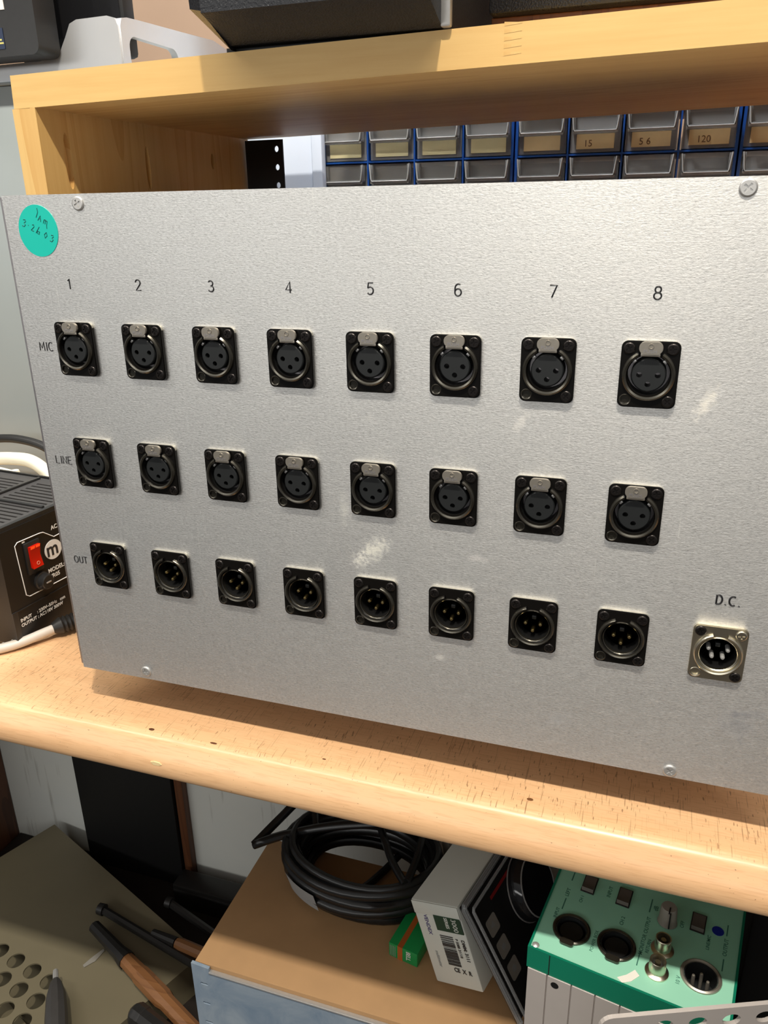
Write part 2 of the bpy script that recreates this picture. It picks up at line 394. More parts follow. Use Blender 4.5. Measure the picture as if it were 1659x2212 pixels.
def text_mesh(body, name, mat, parent, origin, rt, up, size, bold=0.0, align='LEFT', depth=0.06, xs=1.0):
    cu = bpy.data.curves.new(name, 'FONT'); cu.body = body; cu.size = size; cu.extrude = depth; cu.offset = bold; cu.align_x = align
    cu.resolution_u = 3
    to = bpy.data.objects.new(name, cu); C.objects.link(to)
    bpy.context.view_layer.update()
    me = bpy.data.meshes.new_from_object(to.evaluated_get(bpy.context.evaluated_depsgraph_get()))
    bpy.data.objects.remove(to); bpy.data.curves.remove(cu)
    rt = Vector(rt).normalized(); up = Vector(up); up = (up - rt * up.dot(rt)).normalized(); nn = rt.cross(up)
    b = Vector(parent['_b']) if parent is not None and '_b' in parent else Vector((0, 0, 0))
    for v in me.vertices:
        v.co = (Vector(origin) - b + rt * v.co.x * xs + up * v.co.y + nn * v.co.z) * S
    me.materials.clear(); me.materials.append(mat); me.name = name
    o = bpy.data.objects.new(name, me); C.objects.link(o); o.parent = parent
    return o

# ================================================================ setting
struct(MB().box(-2200, 2600, -2600, 700, -BZ - 40, -BZ).build('floor', floor_m, smooth=0))
struct(MB().box(-1500, 2200, 620, 660, -BZ, 1900).build('wall_back', wall_m, smooth=0))
struct(MB().box(-560, 1100, 342, 355, -BZ, -28).build('wall_lower', under_m, smooth=0))

# ================================================================ workbench
wb = thing('workbench', 'long beech-effect worktop with rounded front edge under the aluminium box', 'workbench', (200, 200, -BZ))
prof = [(600, 0), (-11, 0)]
for k in range(1, 6):
    t = math.radians(90 - 62 * k / 5); prof.append((-11 - 9 * math.cos(t), -9 + 9 * math.sin(t)))
prof += [(-21.5, -9), (-24.2, -13), (-25.6, -18), (-25.6, -22)]
for k in range(1, 5):
    t = math.radians(90 * k / 4); prof.append((-21 - 4.6 * math.cos(t), -23.2 - 4.6 * math.sin(t)))
prof += [(600, -27.8)]
MB().prism(prof, -562, 1100, plane='yz').build('worktop', bench_m, wb, smooth=35)
for x in (-561, 1064):
    MB().box(x, x + 34, 190, 341, -BZ, -28, 1).build('end_panel', dark_wood, wb)
for i, (cx, cy, rx, ry) in enumerate(((21.7, -11.2, 2.2, 1.2), (276.5, -3.3, 2.0, 1.2), (69.7, -12.0, 2.6, 0.8), (145.8, -5.4, 1.3, 0.6))):
    MB().prism(circ(cx, cy, rx, 9, ry), -0.05, 0.12, plane='xy').build('edge_chip', dark_wood if i != 1 else tool_wood, wb, smooth=0)
MB().prism([(28, -14.6), (31, -13.8), (35, -14.2), (36.5, -15.4), (34, -16.6), (30, -16.6)], -25.35, -24.6, plane='xz').build('edge_chip', paper_tan, wb, 'pale chip in the rounded front edge', smooth=0)
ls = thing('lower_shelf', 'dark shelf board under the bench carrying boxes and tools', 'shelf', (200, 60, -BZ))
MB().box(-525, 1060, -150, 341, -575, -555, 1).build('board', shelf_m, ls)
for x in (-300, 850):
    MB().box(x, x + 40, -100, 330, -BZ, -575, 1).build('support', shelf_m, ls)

# ================================================================ open wooden shelf unit
su = thing('wooden_shelf_unit', 'open pine shelf box standing on the bench behind the aluminium box', 'shelf unit', (200, 200, 0))
def zt(x): return (x + 62.5) * 0.0165
me = MB()
me.prism([(-78.5, 390.3 + zt(-78.5)), (700, 390.3 + zt(700)), (700, 409 + zt(700)), (-77.5, 409 + zt(-78.5))], 70, 355)
me.build('top_board', pine_x, su)
slots = []
for cy, z0, z1, wd in ((95, 343, 378, 3.6), (186.5, 344, 375, 3.0), (285.5, 362, 375, 2.6)):
    cz = (z0 + z1) / 2; h = (z1 - z0) / 2
    slots.append([(cy + wd * math.cos(2 * math.pi * k / 16), cz + h * math.sin(2 * math.pi * k / 16)) for k in range(16)])
m = MB(); m.box(-80, -66.5, 70, 355, 0, 390); m.prism([(70, 0), (355, 0), (355, 390.3), (70, 390.3)], -66.5, -62.5, slots, 'yz')
m.build('left_side', pine_z, su, smooth=0)
MB().box(682, 700, 70, 355, 0, 402).build('right_side', pine_z, su)
# finger joint drawn on the board front: comb of slim tongues in darker glue line
fj = MB()
for k in range(5):
    z = 394.5 + zt(234) + k * 3.3
    fj.prism([(232, z), (241, z + 0.7), (241, z + 1.2), (232, z + 1.9)], 69.88, 70.2)
fj.build('finger_joint', pine_z, su, smooth=0)

# ================================================================ connector box
PX0, PX1, PZ0, PZ1 = -36.3, 410.0, 32.0, 338.0
COLS = [0, 46.0, 91.5, 136.8, 181.7, 226.5, 271.9, 318.2]
ROWS = dict(mic=254.0, line=184.5, out=115.2)
DC = (365.6, 114.0)
bx = thing('connector_box', 'large scuffed aluminium box with rows of black microphone sockets on the bench', 'connector box', (185, 0, 0))
centres = [(x, ROWS[r]) for r in ('mic', 'line', 'out') for x in COLS] + [DC]
pm = MB(); pm.prism([(PX0, PZ0), (PX1, PZ0), (PX1, PZ1), (PX0, PZ1)], 0, 2.6, [circ(x, z, 10.6, 24) for x, z in centres])
pf = pm.build('front_panel', alu_panel, None, smooth=0)
# keep the panel's own coordinates unshifted so marks stay put on it
pf.parent = bx; pf.location = (-185 * S, 0, 0)
m = MB(); m.box(PX0 - 4.2, PX0 + 6, 3, 6, PZ0 + 0.5, PZ1 - 0.8, 0.4)
m.build('edge_flange', alu_edge, bx)
MB().box(-32, 392, 6, 230, 38, 330, 1).build('chassis', alu_edge, bx)
for x in (0, 360):
    for y in (50, 200):
        MB().lathe([(0, 0), (7, 0), (9, 38), (0, 38)], (x, y, 0), 'z', 20).build('rubber_foot', rubber, bx)
def screw_mb(r, cr, y_head, rot=0.6, c=(0, 0, 0), cone=True):
    m = MB()
    m.prism(circ(0, 0, r * 0.8, 20), y_head, y_head + 0.5, [cross(0, 0, cr, cr * 0.24, rot)])
    m.lathe([(r * 0.8, y_head), (r * 0.93, y_head + 0.15), (r, y_head + 0.5), (r, 0.4)], seg=24)
    m.lathe([(0, y_head + 0.5), (r * 0.8, y_head + 0.5)], seg=20)
    return m
for x, z, ro in ((14.6, 333, 0.5), (350, 333.5, 0.9), (15.3, 37.8, 0.2), (350.8, 36.2, 0.7)):
    o = screw_mb(3.7, 2.1, -0.9, ro).build('panel_screw', steel, bx, world=False, loc=(x - 185, 0, z))
# ---- sockets
def plate_mb(dep=2.4):
    m = MB()
    out = rrect(-13, 13, -15.5, 15.5, 3.0, 5)
    hole = circ(0, 0, 9.7, 32)
    cs = [circ(-9.5, -12, 2.0, 14)]
    m.prism(out, -dep + 0.5, -dep + 1.0, [hole] + cs)
    m.prism([(13, 12.45), (-13, 12.45)] + [p for p in out if p[1] < -12.4], -1.4, 0.0, [circ(0, 0, 9.7, 32)])
    out2 = rrect(-12.55, 12.55, -15.05, 15.05, 2.7, 5)
    m.prism(out2, -dep, -dep + 0.5, [hole] + cs)
    return m
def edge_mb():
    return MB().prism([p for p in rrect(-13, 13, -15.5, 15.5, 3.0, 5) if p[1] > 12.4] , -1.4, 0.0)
def make_female():
    m = plate_mb()
    # raised ring, open at the top for the release tab
    m.lathe([(11.9, -2.3), (11.7, -3.6), (10.9, -4.3), (10.0, -4.1), (9.5, -3.0), (9.45, 9)], seg=40, a0=118, a1=422)
    o = m.build('socket', black_ni, None)
    kids = []
    kids.append(edge_mb().build('plate_edge', edge_gleam))
    kids.append(MB().lathe([(11.95, -2.2), (11.75, -3.65), (10.9, -4.4), (10.0, -4.15), (9.6, -3.0)], seg=40, a0=120, a1=420).build('rim', black_ring))
    kids.append(MB().lathe([(9.45, -2.4), (9.45, 8), (7, 8), (0, 8.0)], seg=32).build('cup', void_m))
    m = MB(); hs = [circ(-4.1, 0.0, 1.35, 14), circ(4.1, 0.0, 1.35, 14), circ(0, -4.3, 1.35, 14)]
    m.prism(circ(0, 0, 7.2, 36), -2.7, 7.8, hs)
    m.lathe([(7.2, -2.7), (7.65, -2.45), (7.9, -1.9), (7.9, 8)], seg=36)
    kids.append(m.build('contact_insert', insert_m))
    m = MB()
    for s_ in (-1, 1):
        M_ = Matrix.Translation((s_ * 6.6, -2.2, 6.1)) @ Matrix.Rotation(s_ * 0.75, 4, 'Y')
        m.box(-0.9, 0.9, -0.5, 1.5, -0.55, 0.55, 0.2, M=M_)
    kids.append(m.build('ground_spring', steel))
    # tab
    m = MB(); tab = rrect(-5.2, 5.2, 9.9, 15.6, 2.6, 6)
    m.prism([(x * 0.96, z if z < 13 else z - 0.15) for x, z in tab], -5.2, -4.9); m.prism(tab, -4.9, -3.7)
    m.box(-4.3, 4.3, -4.9, -4.0, 8.9, 10.4, 0.2)
    m.lathe([(1.35, -5.2), (1.25, -5.5), (0.95, -5.5), (0.85, -5.2)], (0, 0, 13.6), seg=16)
    kids.append(m.build('release_tab', tab_m))
    kids.append(text_mesh('PUSH', 'tab_lettering', alu_edge, None, (-3.3, -5.22, 10.5), (1, 0, 0), (0, 0, 1), 2.3, 0.03, depth=0.05, xs=1.1))
    kids += screws(black_scr)
    return o, kids
def screws(mt, mt2=None, trm=None):
    k = []
    for x, z, ro, mm in ((-9.5, 12, 0.5, mt), (9.5, 12, 0.15, trm or mt), (9.5, -12, 0.9, mt)):
        c = screw_mb(2.75, 1.6, -3.1, ro).build('mounting_screw', mm); c.location = (x * S, 0, z * S); k.append(c)
    c = MB().lathe([(0, -1.45), (2.0, -1.45), (2.0, -2.4), (2.5, -2.55), (2.75, -2.4)], seg=20).build('screw_hole', black_ring if trm is None else trm)
    c.location = (-9.5 * S, 0, -12 * S); k.append(c)
    return k
def text_on(body, mat, parent, o, size): pass
def make_male(pins, mp, mr, pinm, trm=None, scr=None):
    m = plate_mb()
    m.lathe([(11.9, -2.3), (11.7, -3.4), (11.0, -4.0), (10.3, -3.7), (10.0, -2.8), (9.6, -2.6)], seg=40, a0=108, a1=432)
    o = m.build('socket', mp, None); kids = []
    kids.append(edge_mb().build('plate_edge', edge_gleam if mp is black_ni else mp))
    kids.append(MB().lathe([(11.95, -2.2), (11.75, -3.45), (11.0, -4.1), (10.2, -3.8), (9.9, -2.8)], seg=40, a0=110, a1=430).build('rim', mr))
    kids.append(MB().lathe([(9.7, -2.3), (9.3, -3.0), (8.9, -2.6), (8.8, 0)], seg=36).build('inner_rim', mr))
    kids.append(MB().lathe([(8.8, -1), (8.6, 6), (0, 6)], seg=32).build('cup', void_m))
    for x, z in pins:
        c = MB().lathe([(0, -1.6), (0.8, -1.35), (1.15, -0.6), (1.15, 4)], seg=14).build('pin', pinm)
        c.location = (x * S, 0, z * S); kids.append(c)
    kids.append(MB().box(-1.2, 1.2, 3, 6, 1.2, 3.4, 0.3).build('key', insert_m))
    kids += screws(scr or black_scr, trm=trm)
    return o, kids
fem = make_female()
mal = make_male([(-4.0, 0.6), (4.0, 0.6), (0, -3.6)], black_ni, black_ring, gold)
dcs = make_male([(-4.6, 1.8), (4.6, 1.8), (-2.6, -2.6), (2.6, -2.6)], nickel, nickel, steel, nickel)
dcs[0]['label'] = 'bright nickel four-pin power socket'
def place(proto, x, z, first):
    o, kids = proto
    if not first:
        o2 = o.copy(); C.objects.link(o2); k2 = []
        for c in kids:
            d = c.copy(); C.objects.link(d); k2.append(d)
        o, kids2 = o2, k2
        for d in kids2: d.parent = o; d.location.z = d.location.z
    else:
        for c in kids: c.parent = o
    o.parent = bx; o.location = ((x - 185) * S, 0, z * S)
for o_, ks in (fem, mal, dcs):
    o_.location = (0, 0, 0)
    for c in ks:
        # undo the bench height added to unparented meshes, keep local offsets
        if abs(c.location.z - BZ * S) < 1e-6: c.location.z = 0
n = 0
for r in ('mic', 'line'):
    for x in COLS: place(fem, x, ROWS[r], n == 0); n += 1
for i, x in enumerate(COLS): place(mal, x, ROWS['out'], i == 0)
place(dcs, DC[0], DC[1], True)
# ---- engraved lettering: single-stroke glyphs in a 0..0.62 x 0..1 cell
def arc(cx, cy, rx, ry, a0, a1, n=12):
    return [(cx + rx * math.cos(math.radians(a0 + (a1 - a0) * k / n)), cy + ry * math.sin(math.radians(a0 + (a1 - a0) * k / n))) for k in range(n + 1)]
G = {
 '1': [[(0.16, 0.82), (0.34, 1), (0.34, 0)]],
 '2': [arc(0.3, 0.72, 0.27, 0.28, 170, -35) + [(0.03, 0), (0.6, 0)]],
 '3': [arc(0.28, 0.76, 0.24, 0.24, 150, -90) + arc(0.28, 0.27, 0.29, 0.27, 90, -150)],
 '4': [[(0.46, 0), (0.46, 1), (0.02, 0.28), (0.62, 0.28)]],
 '5': [[(0.55, 1), (0.12, 1), (0.06, 0.55)] + arc(0.28, 0.32, 0.29, 0.32, 130, -145)],
 '6': [arc(0.34, 0.62, 0.3, 0.38, 60, 180, 8) + arc(0.31, 0.3, 0.28, 0.3, 180, 540, 18)],
 '7': [[(0.02, 1), (0.6, 1), (0.2, 0)]],
 '8': [arc(0.3, 0.76, 0.23, 0.24, -90, 270, 16), arc(0.3, 0.27, 0.29, 0.27, 90, 450, 16)],
 'M': [[(0, 0), (0.04, 1), (0.34, 0.3), (0.64, 1), (0.68, 0)]], 'I': [[(0.1, 0), (0.1, 1)]],
 'C': [arc(0.36, 0.5, 0.34, 0.5, 55, 305, 14)], 'L': [[(0.02, 1), (0.02, 0), (0.5, 0)]],
 'N': [[(0.02, 0), (0.02, 1), (0.56, 0), (0.56, 1)]], 'E': [[(0.52, 1), (0.04, 1), (0.04, 0), (0.54, 0)], [(0.04, 0.52), (0.44, 0.52)]],
 'O': [arc(0.34, 0.5, 0.33, 0.5, 0, 360, 20)], 'U': [[(0.04, 1), (0.04, 0.35)] + arc(0.3, 0.3, 0.26, 0.3, 180, 360, 8) + [(0.56, 1)]],
 'T': [[(0, 1), (0.56, 1)], [(0.28, 1), (0.28, 0)]], 'D': [[(0.04, 0), (0.04, 1), (0.26, 1)] + arc(0.22, 0.5, 0.34, 0.5, 75, -75, 10) + [(0.04, 0)]],
 '.': [[(0.08, 0.0), (0.12, 0.06)]]}
ADV = {'M': 0.92, 'I': 0.36, '1': 0.6, '.': 0.38, 'O': 0.88, 'N': 0.78, 'C': 0.82}
def engrave(txt, cx, cz, h, r, name, sp=1.0):
    wdt = sum(ADV.get(c, 0.76) * sp for c in txt) * h - 0.16 * h; x = cx - wdt / 2; m = MB()
    for c in txt:
        for st in G[c]:
            pts = [(x + px * h, 0.02, cz - h / 2 + pz * h) for px, pz in st]
            m.tube(pts, r, 6)
        x += ADV.get(c, 0.76) * h * sp
    return m.build(name, ink, bx)
for i, x in enumerate(COLS): engrave(str(i + 1), x + 0.4, 290.6, 5.6, 0.40, 'engraved_number')
engrave('MIC', -22.4, 254.6, 5.0, 0.36, 'engraved_word', 1.0)
engrave('LINE', -23.6, 184.2, 4.8, 0.34, 'engraved_word', 1.0)
engrave('OUT', -23.4, 115.8, 4.6, 0.34, 'engraved_word', 1.0)
engrave('D.C.', 367.0, 143.4, 5.0, 0.5, 'engraved_word', 1.05)
# ---- round sticker with handwriting
stc = MB().prism(circ(-14.6, 319.2, 13.2, 40, 13.8), -0.25, 0.0).build('round_sticker', teal, bx, 'round teal paper sticker with handwritten date', smooth=0)
m = MB()
def pen_stroke(pts): m.tube([(x, -0.27, z) for x, z in pts], 0.2, 5)
# "Jam" and "3.2/6 03", drawn by hand and slanting down to the right
ca, sa = math.cos(-0.42), math.sin(-0.42)
def hw(strokes, ox, oz, s_):
    for st in strokes: pen_stroke([(ox + (px * ca - pz * sa) * s_, oz + (px * sa + pz * ca) * s_) for px, pz in st])
hw([[(0, 1.7), (0.3, 1.2), (0.2, 0.3)]], -15.6, 325.6, 3.6)
hw([[(0, 0), (0.25, 0.8), (0.5, 0), ], [(0.1, 0.35), (0.42, 0.35)]], -13.6, 324.8, 3.8)
hw([[(0, 0), (0.05, 0.6), (0.3, 0.65), (0.32, 0)], [(0.32, 0.55), (0.6, 0.6), (0.66, -0.1), (0.8, -0.5)]], -10.3, 323.2, 3.6)
def num3(ox, oz, s_): hw([[(0, 0.9), (0.3, 1), (0.45, 0.8), (0.2, 0.55), (0.5, 0.35), (0.35, 0.05), (0, 0.05)]], ox, oz, s_)
num3(-25.0, 322.0, 4.0)
hw([[(0, 0.1), (0.1, 0.1)]], -21.0, 322.0, 3.6)
hw([[(0, 0.85), (0.25, 1), (0.4, 0.7), (0, 0.05), (0.5, 0.05)]], -19.3, 319.6, 3.6)
hw([[(0.35, 1.1), (0, 0), ], [(0.15, 0.5), (0.2, 0.05), (0.6, 0.05), (0.6, 0.4), (0.25, 0.35)]], -16.2, 318.2, 3.6)
hw([[(0.25, 0.9), (0, 0.5), (0.25, 0.05), (0.5, 0.5), (0.25, 0.9)]], -11.5, 315.6, 3.8)
num3(-7.6, 313.8, 3.8)
m.build('pen_note', pen, stc, world=False)
o_ = stc.children[0]
for v in o_.data.vertices: v.co.x -= 185 * S

# ================================================================ behind, inside the shelf unit
rr = thing('rack_rail', 'black slotted rack rail standing upright at the back of the pine shelf', 'rack rail', (-40, 344, 0))
MB().prism([(-60, 0), (-22, 0), (-22, 388.5), (-60, 388.5)], 344, 346, [circ(-28.3, z, 2.3, 14, 2.7) for z in [349.6 + 15.5 * k for k in range(-6, 3)]]).build('upright', black_flat, rr, smooth=0)
MB().box(-60, -58, 346, 354, 0, 388).build('flange', black_flat, rr)
pb = thing('pale_board', 'pale bluish-white board between rack rail and blue drawer cabinet', 'board', (-45, 400, 0))
MB().box(-95, -17, 400, 410, 0, 520, 0.5).build('sheet', white_board, pb)
MB().box(-16.5, -5.5, 398, 408, 0, 520, 1.2).build('edge_strip', white_board, pb)
def drawer_cabinet(x0, ncol, label, writing):
    cb = thing('drawer_cabinet', label, 'drawer cabinet', (x0 + ncol * 24, 430, 0), group='blue small-parts drawer cabinets')
    pit = 48.6; W_ = ncol * pit; m = MB()
    zr = [260, 297, 334, 371.2, 408.4, 445.6]
    for k in range(ncol + 1):
        xx = x0 + k * pit; t_ = 1.5 if 0 < k < ncol else 2.4
        m.box(xx - t_ / 2 + (t_ / 2 if k == 0 else 0) - (t_ / 2 if k == ncol else 0), xx + t_ / 2 + (t_ / 2 if k == 0 else 0) - (t_ / 2 if k == ncol else 0), 430, 560, 0, 446)
    for z in zr: m.box(x0, x0 + W_, 431, 560, z - 0.8, z + 0.8)
    m.box(x0, x0 + W_, 431, 560, 0, 260)
    m.build('cabinet_body', blue_pl, cb, smooth=0)
    rng = random.Random(int(x0) + 7)
    for ri, (za, zb) in enumerate(((371.2, 408.4), (334, 371.2))):
        for k in range(ncol):
            a = x0 + k * pit + 2.0; b = a + pit - 4.0; dy = rng.uniform(-1, 1.5)
            m = MB(); m.box(a, b, 433 + dy, 434.5 + dy, za + 1.6, zb - 2)
            # tapered side ribs and lip
            for s_, xx in ((1, a + 3), (-1, b - 3)):
                m.box(xx - 1.2, xx + 1.2, 424 + dy, 433 + dy, zb - 17, zb - 3, 0.4, M=None)
            m.box(a + 2, b - 2, 423 + dy, 433 + dy, zb - 18.5, zb - 16.8, 0.4)
            m.box(a + 2, b - 2, 423 + dy, 424.2 + dy, zb - 20.5, zb - 16.8, 0.4)
            d = m.build('drawer', clear_pl, cb)
            mm = MB()
            mm.tube([(a + 1.6, 423.4 + dy, zb - 2.5), (a + 3.2, 422.4 + dy, zb - 16), (a + 4, 422.2 + dy, zb - 18.2), (b - 4, 422.2 + dy, zb - 18.2), (b - 3.2, 422.4 + dy, zb - 16), (b - 1.6, 423.4 + dy, zb - 2.5)], 0.75, 6)
            mm.build('drawer_lip', edge_pl, d, world=False).location = (0, 0, 0)
            l = d.children[-1]; 
            for v in l.data.vertices: v.co -= Vector(cb['_b']) * S
            mc = MB().box(a + 1, b - 1, 437 + dy, 550, za + 2, zb - 6).build('drawer_contents', bin_in, d, world=False)
            for v in mc.data.vertices: v.co -= Vector(cb['_b']) * S
            if ri == 0:
                tl = rng.uniform(-0.03, 0.06)
                pa = MB().box(a + 5.5, b - 5.5, 432.2 + dy, 432.8 + dy, za + 4.5, za + 17.0).build('paper_label', paper if k + x0 < 40 else paper_tan, d, world=False)
                for v in pa.data.vertices: v.co -= Vector(cb['_b']) * S
                if writing and k < len(writing) and writing[k]:
                    pa['_b'] = cb['_b']
                    text_mesh(writing[k], 'handwriting', pen_brown, d, (a + 12 - cb['_b'][0] , 431.9 + dy - cb['_b'][1], za + 6.5 - cb['_b'][2]), (1, 0, 0), (0, 0, 1), 8, 0.0)
    return cb
pen_brown = plain('brown_ink', srgb(120, 84, 50), 0.7, 0.0, 0.1, 100)
drawer_cabinet(-18, 4, 'blue small-parts drawer cabinet next to the pale board, leftmost of three', None)
drawer_cabinet(178, 4, 'blue small-parts drawer cabinet whose paper labels read 15 and 56', ['', '15', '5 6', '120'])
drawer_cabinet(374, 3, 'blue small-parts drawer cabinet cut off by the right edge of the photo', None)

# ================================================================ on top of the shelf unit
def zt_top(x): return 409.2 + zt(x)
ac = thing('amplifier_case', 'large black vinyl-covered case with sloping underside on the pine shelf', 'equipment case', (140, 150, 410))
# cross-section in y,z: overhanging front with a sloped underside
sec = [(66, 413), (300, 413), (300, 560), (38, 560), (38, 427.5), (46, 424)]
m = MB(); m.prism([(38.5, 424.5), (40, 560), (300, 560), (300, 414.2), (69, 414.2)], 78, 200, plane='yz')
# slanted left cheek
me_ = m.bm
m.build('case_body', black_vinyl, ac, smooth=0)
m = MB()
vs_ = [(78, 69, 412.1), (78, 300, 412.1), (64, 300, 436), (65, 38, 560), (78, 38, 560), (60, 300, 560), (78, 300, 560), (68.5, 44, 428), (78, 38.5, 425.5)]
bm_ = m.bm; V = [bm_.verts.new(v) for v in vs_]
bmesh.ops.convex_hull(bm_, input=bm_.verts)
m.build('case_cheek', black_vinyl, ac, smooth=0)
MB().box(199.5, 205, 66, 71, 413.9, 560, 1.2).build('corner_guard', steel, ac)
MB().prism([(72, 409.4 + zt(72)), (199, 409.4 + zt(199)), (199, 414.2), (72, 414.2)], 75, 290).build('base_runner', black_flat, ac, smooth=0)
ab = thing('black_flight_case', 'black textured case behind the corner post at the top of the photo', 'equipment case', (330, 250, 411))
MB().box(207, 520, 150, 330, 434, 560, 2).build('case_body', black_vinyl, ab)
MB().box(207, 520, 160, 330, 430, 434, 0.5).build('wooden_base', dark_wood, ab, smooth=0)
MB().prism([(215, 409.3 + zt(215)), (515, 409.3 + zt(515)), (515, 430), (215, 430)], 175, 325).build('base_runner', black_flat, ab, smooth=0)

# silver stand
st = thing('monitor_stand', 'curved silver aluminium stand with a slotted side arm behind the pine shelf', 'monitor stand', (-170, 300, 436))
m = MB()
front = [(-260, 436), (-128, 436), (-118.5, 436), (-118.5, 470), (-121, 475.5), (-128, 477.5), (-158, 477), (-165, 474.5), (-171, 465), (-178, 455), (-186, 451), (-200, 449.5), (-260, 449.0)]
m.prism(front, 250, 258)
m.build('front_plate', stand_m, st, smooth=60)
hole = rrect(262, 337, 438.5, 465.0, 9, 6)
m = MB(); m.prism([(252, 436), (470, 436), (470, 470), (440, 478), (404, 483.5), (345, 481), (280, 478.5), (262, 477.5), (255, 476), (252, 470)], -124, -117.5, [hole], 'yz')
m.build('side_arm', stand_m, st, smooth=60)
# dark screen behind the stand
ds = thing('dark_screen', 'dark flat screen standing behind the silver stand, top left', 'screen', (-170, 285, 436))
MB().box(-240, -128, 275, 292, 452, 620, 4).build('bezel', black_flat, ds)
MB().box(-236, -132, 274.4, 275.2, 470, 612).build('panel_glass', dark_glass, ds, smooth=0)
MB().box(-200, -150, 276, 290, 436, 456, 1).build('foot', black_pl, ds)
# labelled device
ld = thing('label_device', 'dark grey rounded device with white label at the top left corner', 'electronic device', (-225, 235, 449))
m = MB(); out = rrect(-330, -176, 449.4, 600, 7, 6); m.prism(out, 222, 248)
m.build('housing', black_sat, ld, smooth=50)
MB().box(-240, -204, 221.4, 222.1, 482.5, 520, 0).build('paper_label', white_ink, ld, smooth=0)
MB().box(-260, -209, 221.4, 222.1, 455, 470, 0).build('blue_panel', plain('navy_print', srgb(40, 52, 78), 0.5), ld, smooth=0)
yl = plain('yellow_print', srgb(214, 206, 120), 0.5)
MB().box(-216, -211, 221.2, 221.6, 461, 462.2, 0).box(-218, -209.5, 221.2, 221.6, 458.6, 459.8, 0).build('printed_lines', yl, ld, smooth=0)
# grey cabinet
gc = thing('grey_metal_cabinet', 'pale grey metal cabinet left of the pine shelf, carrying the silver stand', 'cabinet', (-300, 400, 0))
MB().box(-520, -96, 249, 560, 0.2, 433, 2).build('cabinet_body', cab_grey, gc)
MB().box(-522, -94, 247, 562, 433, 435.8, 1).build('cabinet_top', cab_grey, gc)

# ================================================================ transformer
TA = math.radians(84.5)
tr = thing('voltage_transformer', 'black voltage transformer with red rocker switch and vented top', 'transformer', (-141, 47, 0), TA)
TH = 100
m = MB(); m.prism([(0, 4), (1.5, 1.5), (98, 1.5), (118, 1.5), (118, 97), (114, TH), (3, TH), (0, 96)], 0, 150)
m.build('housing', black_pl, tr, smooth=30)
# top frame and vented top plate
slot_h = []
for gi, (y0, y1, cnt, xs) in enumerate(((12, 62, 7, 12), (12, 62, 7, 62), (78, 135, 7, 12), (78, 135, 7, 62))):
    for k in range(cnt):
        xx = xs + k * 6.2; slot_h.append([(xx, y0), (xx + 2.2, y0), (xx + 2.2, y1), (xx, y1)])
MB().prism([(6, 6), (114, 6), (114, 144), (6, 144)], TH, TH + 2.0, slot_h, 'xy').build('vent_plate', darkgrey_rub, tr, smooth=0)
MB().prism([(1, 1), (117, 1), (117, 149), (1, 149)], TH - 0.2, TH + 3.4, [[(5, 5), (115, 5), (115, 145), (5, 145)]], 'xy').build('top_frame', black_sat, tr, smooth=0)
MB().box(54, 57, 8, 142, TH + 1.8, TH + 4.0, 0.6).box(6, 112, 69, 72, TH + 1.8, TH + 4.0, 0.6).build('top_rib', black_sat, tr)
out_l = [(14.6, 85.2), (16.6, 42), (19.5, 39.6), (62, 39), (96, 39), (96, 87), (72, 87), (62, 79), (53.5, 78.6), (43.5, 86.2), (40, 86.8), (17.5, 87.4)]
m = MB(); m.tube([(x, -0.05, z) for x, z in out_l], 0.42, 6, closed=True); m.build('label_outline', white_ink, tr)
sw = MB().box(22.0, 37.6, -1.6, 0.5, 57.0, 84.0, 0.6).build('switch_housing', black_sat, tr)
MB().prism([(-1.6, 62.5), (-4.4, 61.8), (-2.4, 71.5), (-4.6, 80.6), (-1.6, 80.4)], 25.0, 35.2, plane='yz').build('rocker', red_sw, sw, 'red rocker switch')
MB().prism([(-2.4, 74.2), (-4.7, 80.7), (-4.8, 80.6), (-2.6, 74.0)], 25.4, 29.6, plane='yz').prism([(-2.4, 74.2), (-4.7, 80.7), (-4.8, 80.6), (-2.6, 74.0)], 30.6, 34.8, plane='yz').build('neon_lens', red_on, sw, 'glowing orange lens', smooth=0)
MB().lathe([(1.6, -4.1), (1.6, -4.4), (1.1, -4.4), (1.1, -4.1)], (30.4, 0, 65.4), seg=16).build('switch_mark', plain('pink_mark', srgb(235, 150, 120), 0.5), sw)
m = MB(); m.lathe([(7.6, 0.3), (7.6, -2), (6.6, -2.6), (6.2, -7.5), (5.4, -8.2), (0, -8.2)], (33.5, 0, 47.5), seg=28)
fu = m.build('fuse_holder', black_sat, tr)
MB().box(31, 36, -8.7, -8.1, 46.9, 48.1, 0.2).build('coin_slot', steel, fu)
MB().box(21.8, 24.4, -0.15, 0.1, 87.2 - 2.4, 88.4 - 2.4).build('on_mark', white_ink, tr, smooth=0)
lg = MB().prism(circ(50.6, 68.4, 9.0, 36, 8.3), -0.3, 0.1).build('round_logo', white_ink, tr, smooth=0)
text_mesh('m', 'logo_letter', black_ink, lg, (43.2, -0.4, 64.0), (1, 0, 0), (0, 0, 1), 16.5, 0.35)
text_mesh('MODEL:', 'printed_text', white_ink, tr, (41.8, -0.1, 50.0), (1, 0, 0), (0, 0, 1), 5.0, 0.10)
text_mesh('VR05', 'printed_text', white_ink, tr, (42.4, -0.1, 44.6), (1, 0, 0), (0, 0, 1), 5.0, 0.10)
text_mesh('AC', 'printed_text', white_ink, tr, (52.0, -0.1, 85.0), (1, 0, 0), (0, 0, 1), 5.0, 0.10)
text_mesh('INPUT', 'printed_text', white_ink, tr, (6.6, -0.1, 21.9), (1, 0, 0), (0, 0, 1), 4.0, 0.07, xs=1.0)
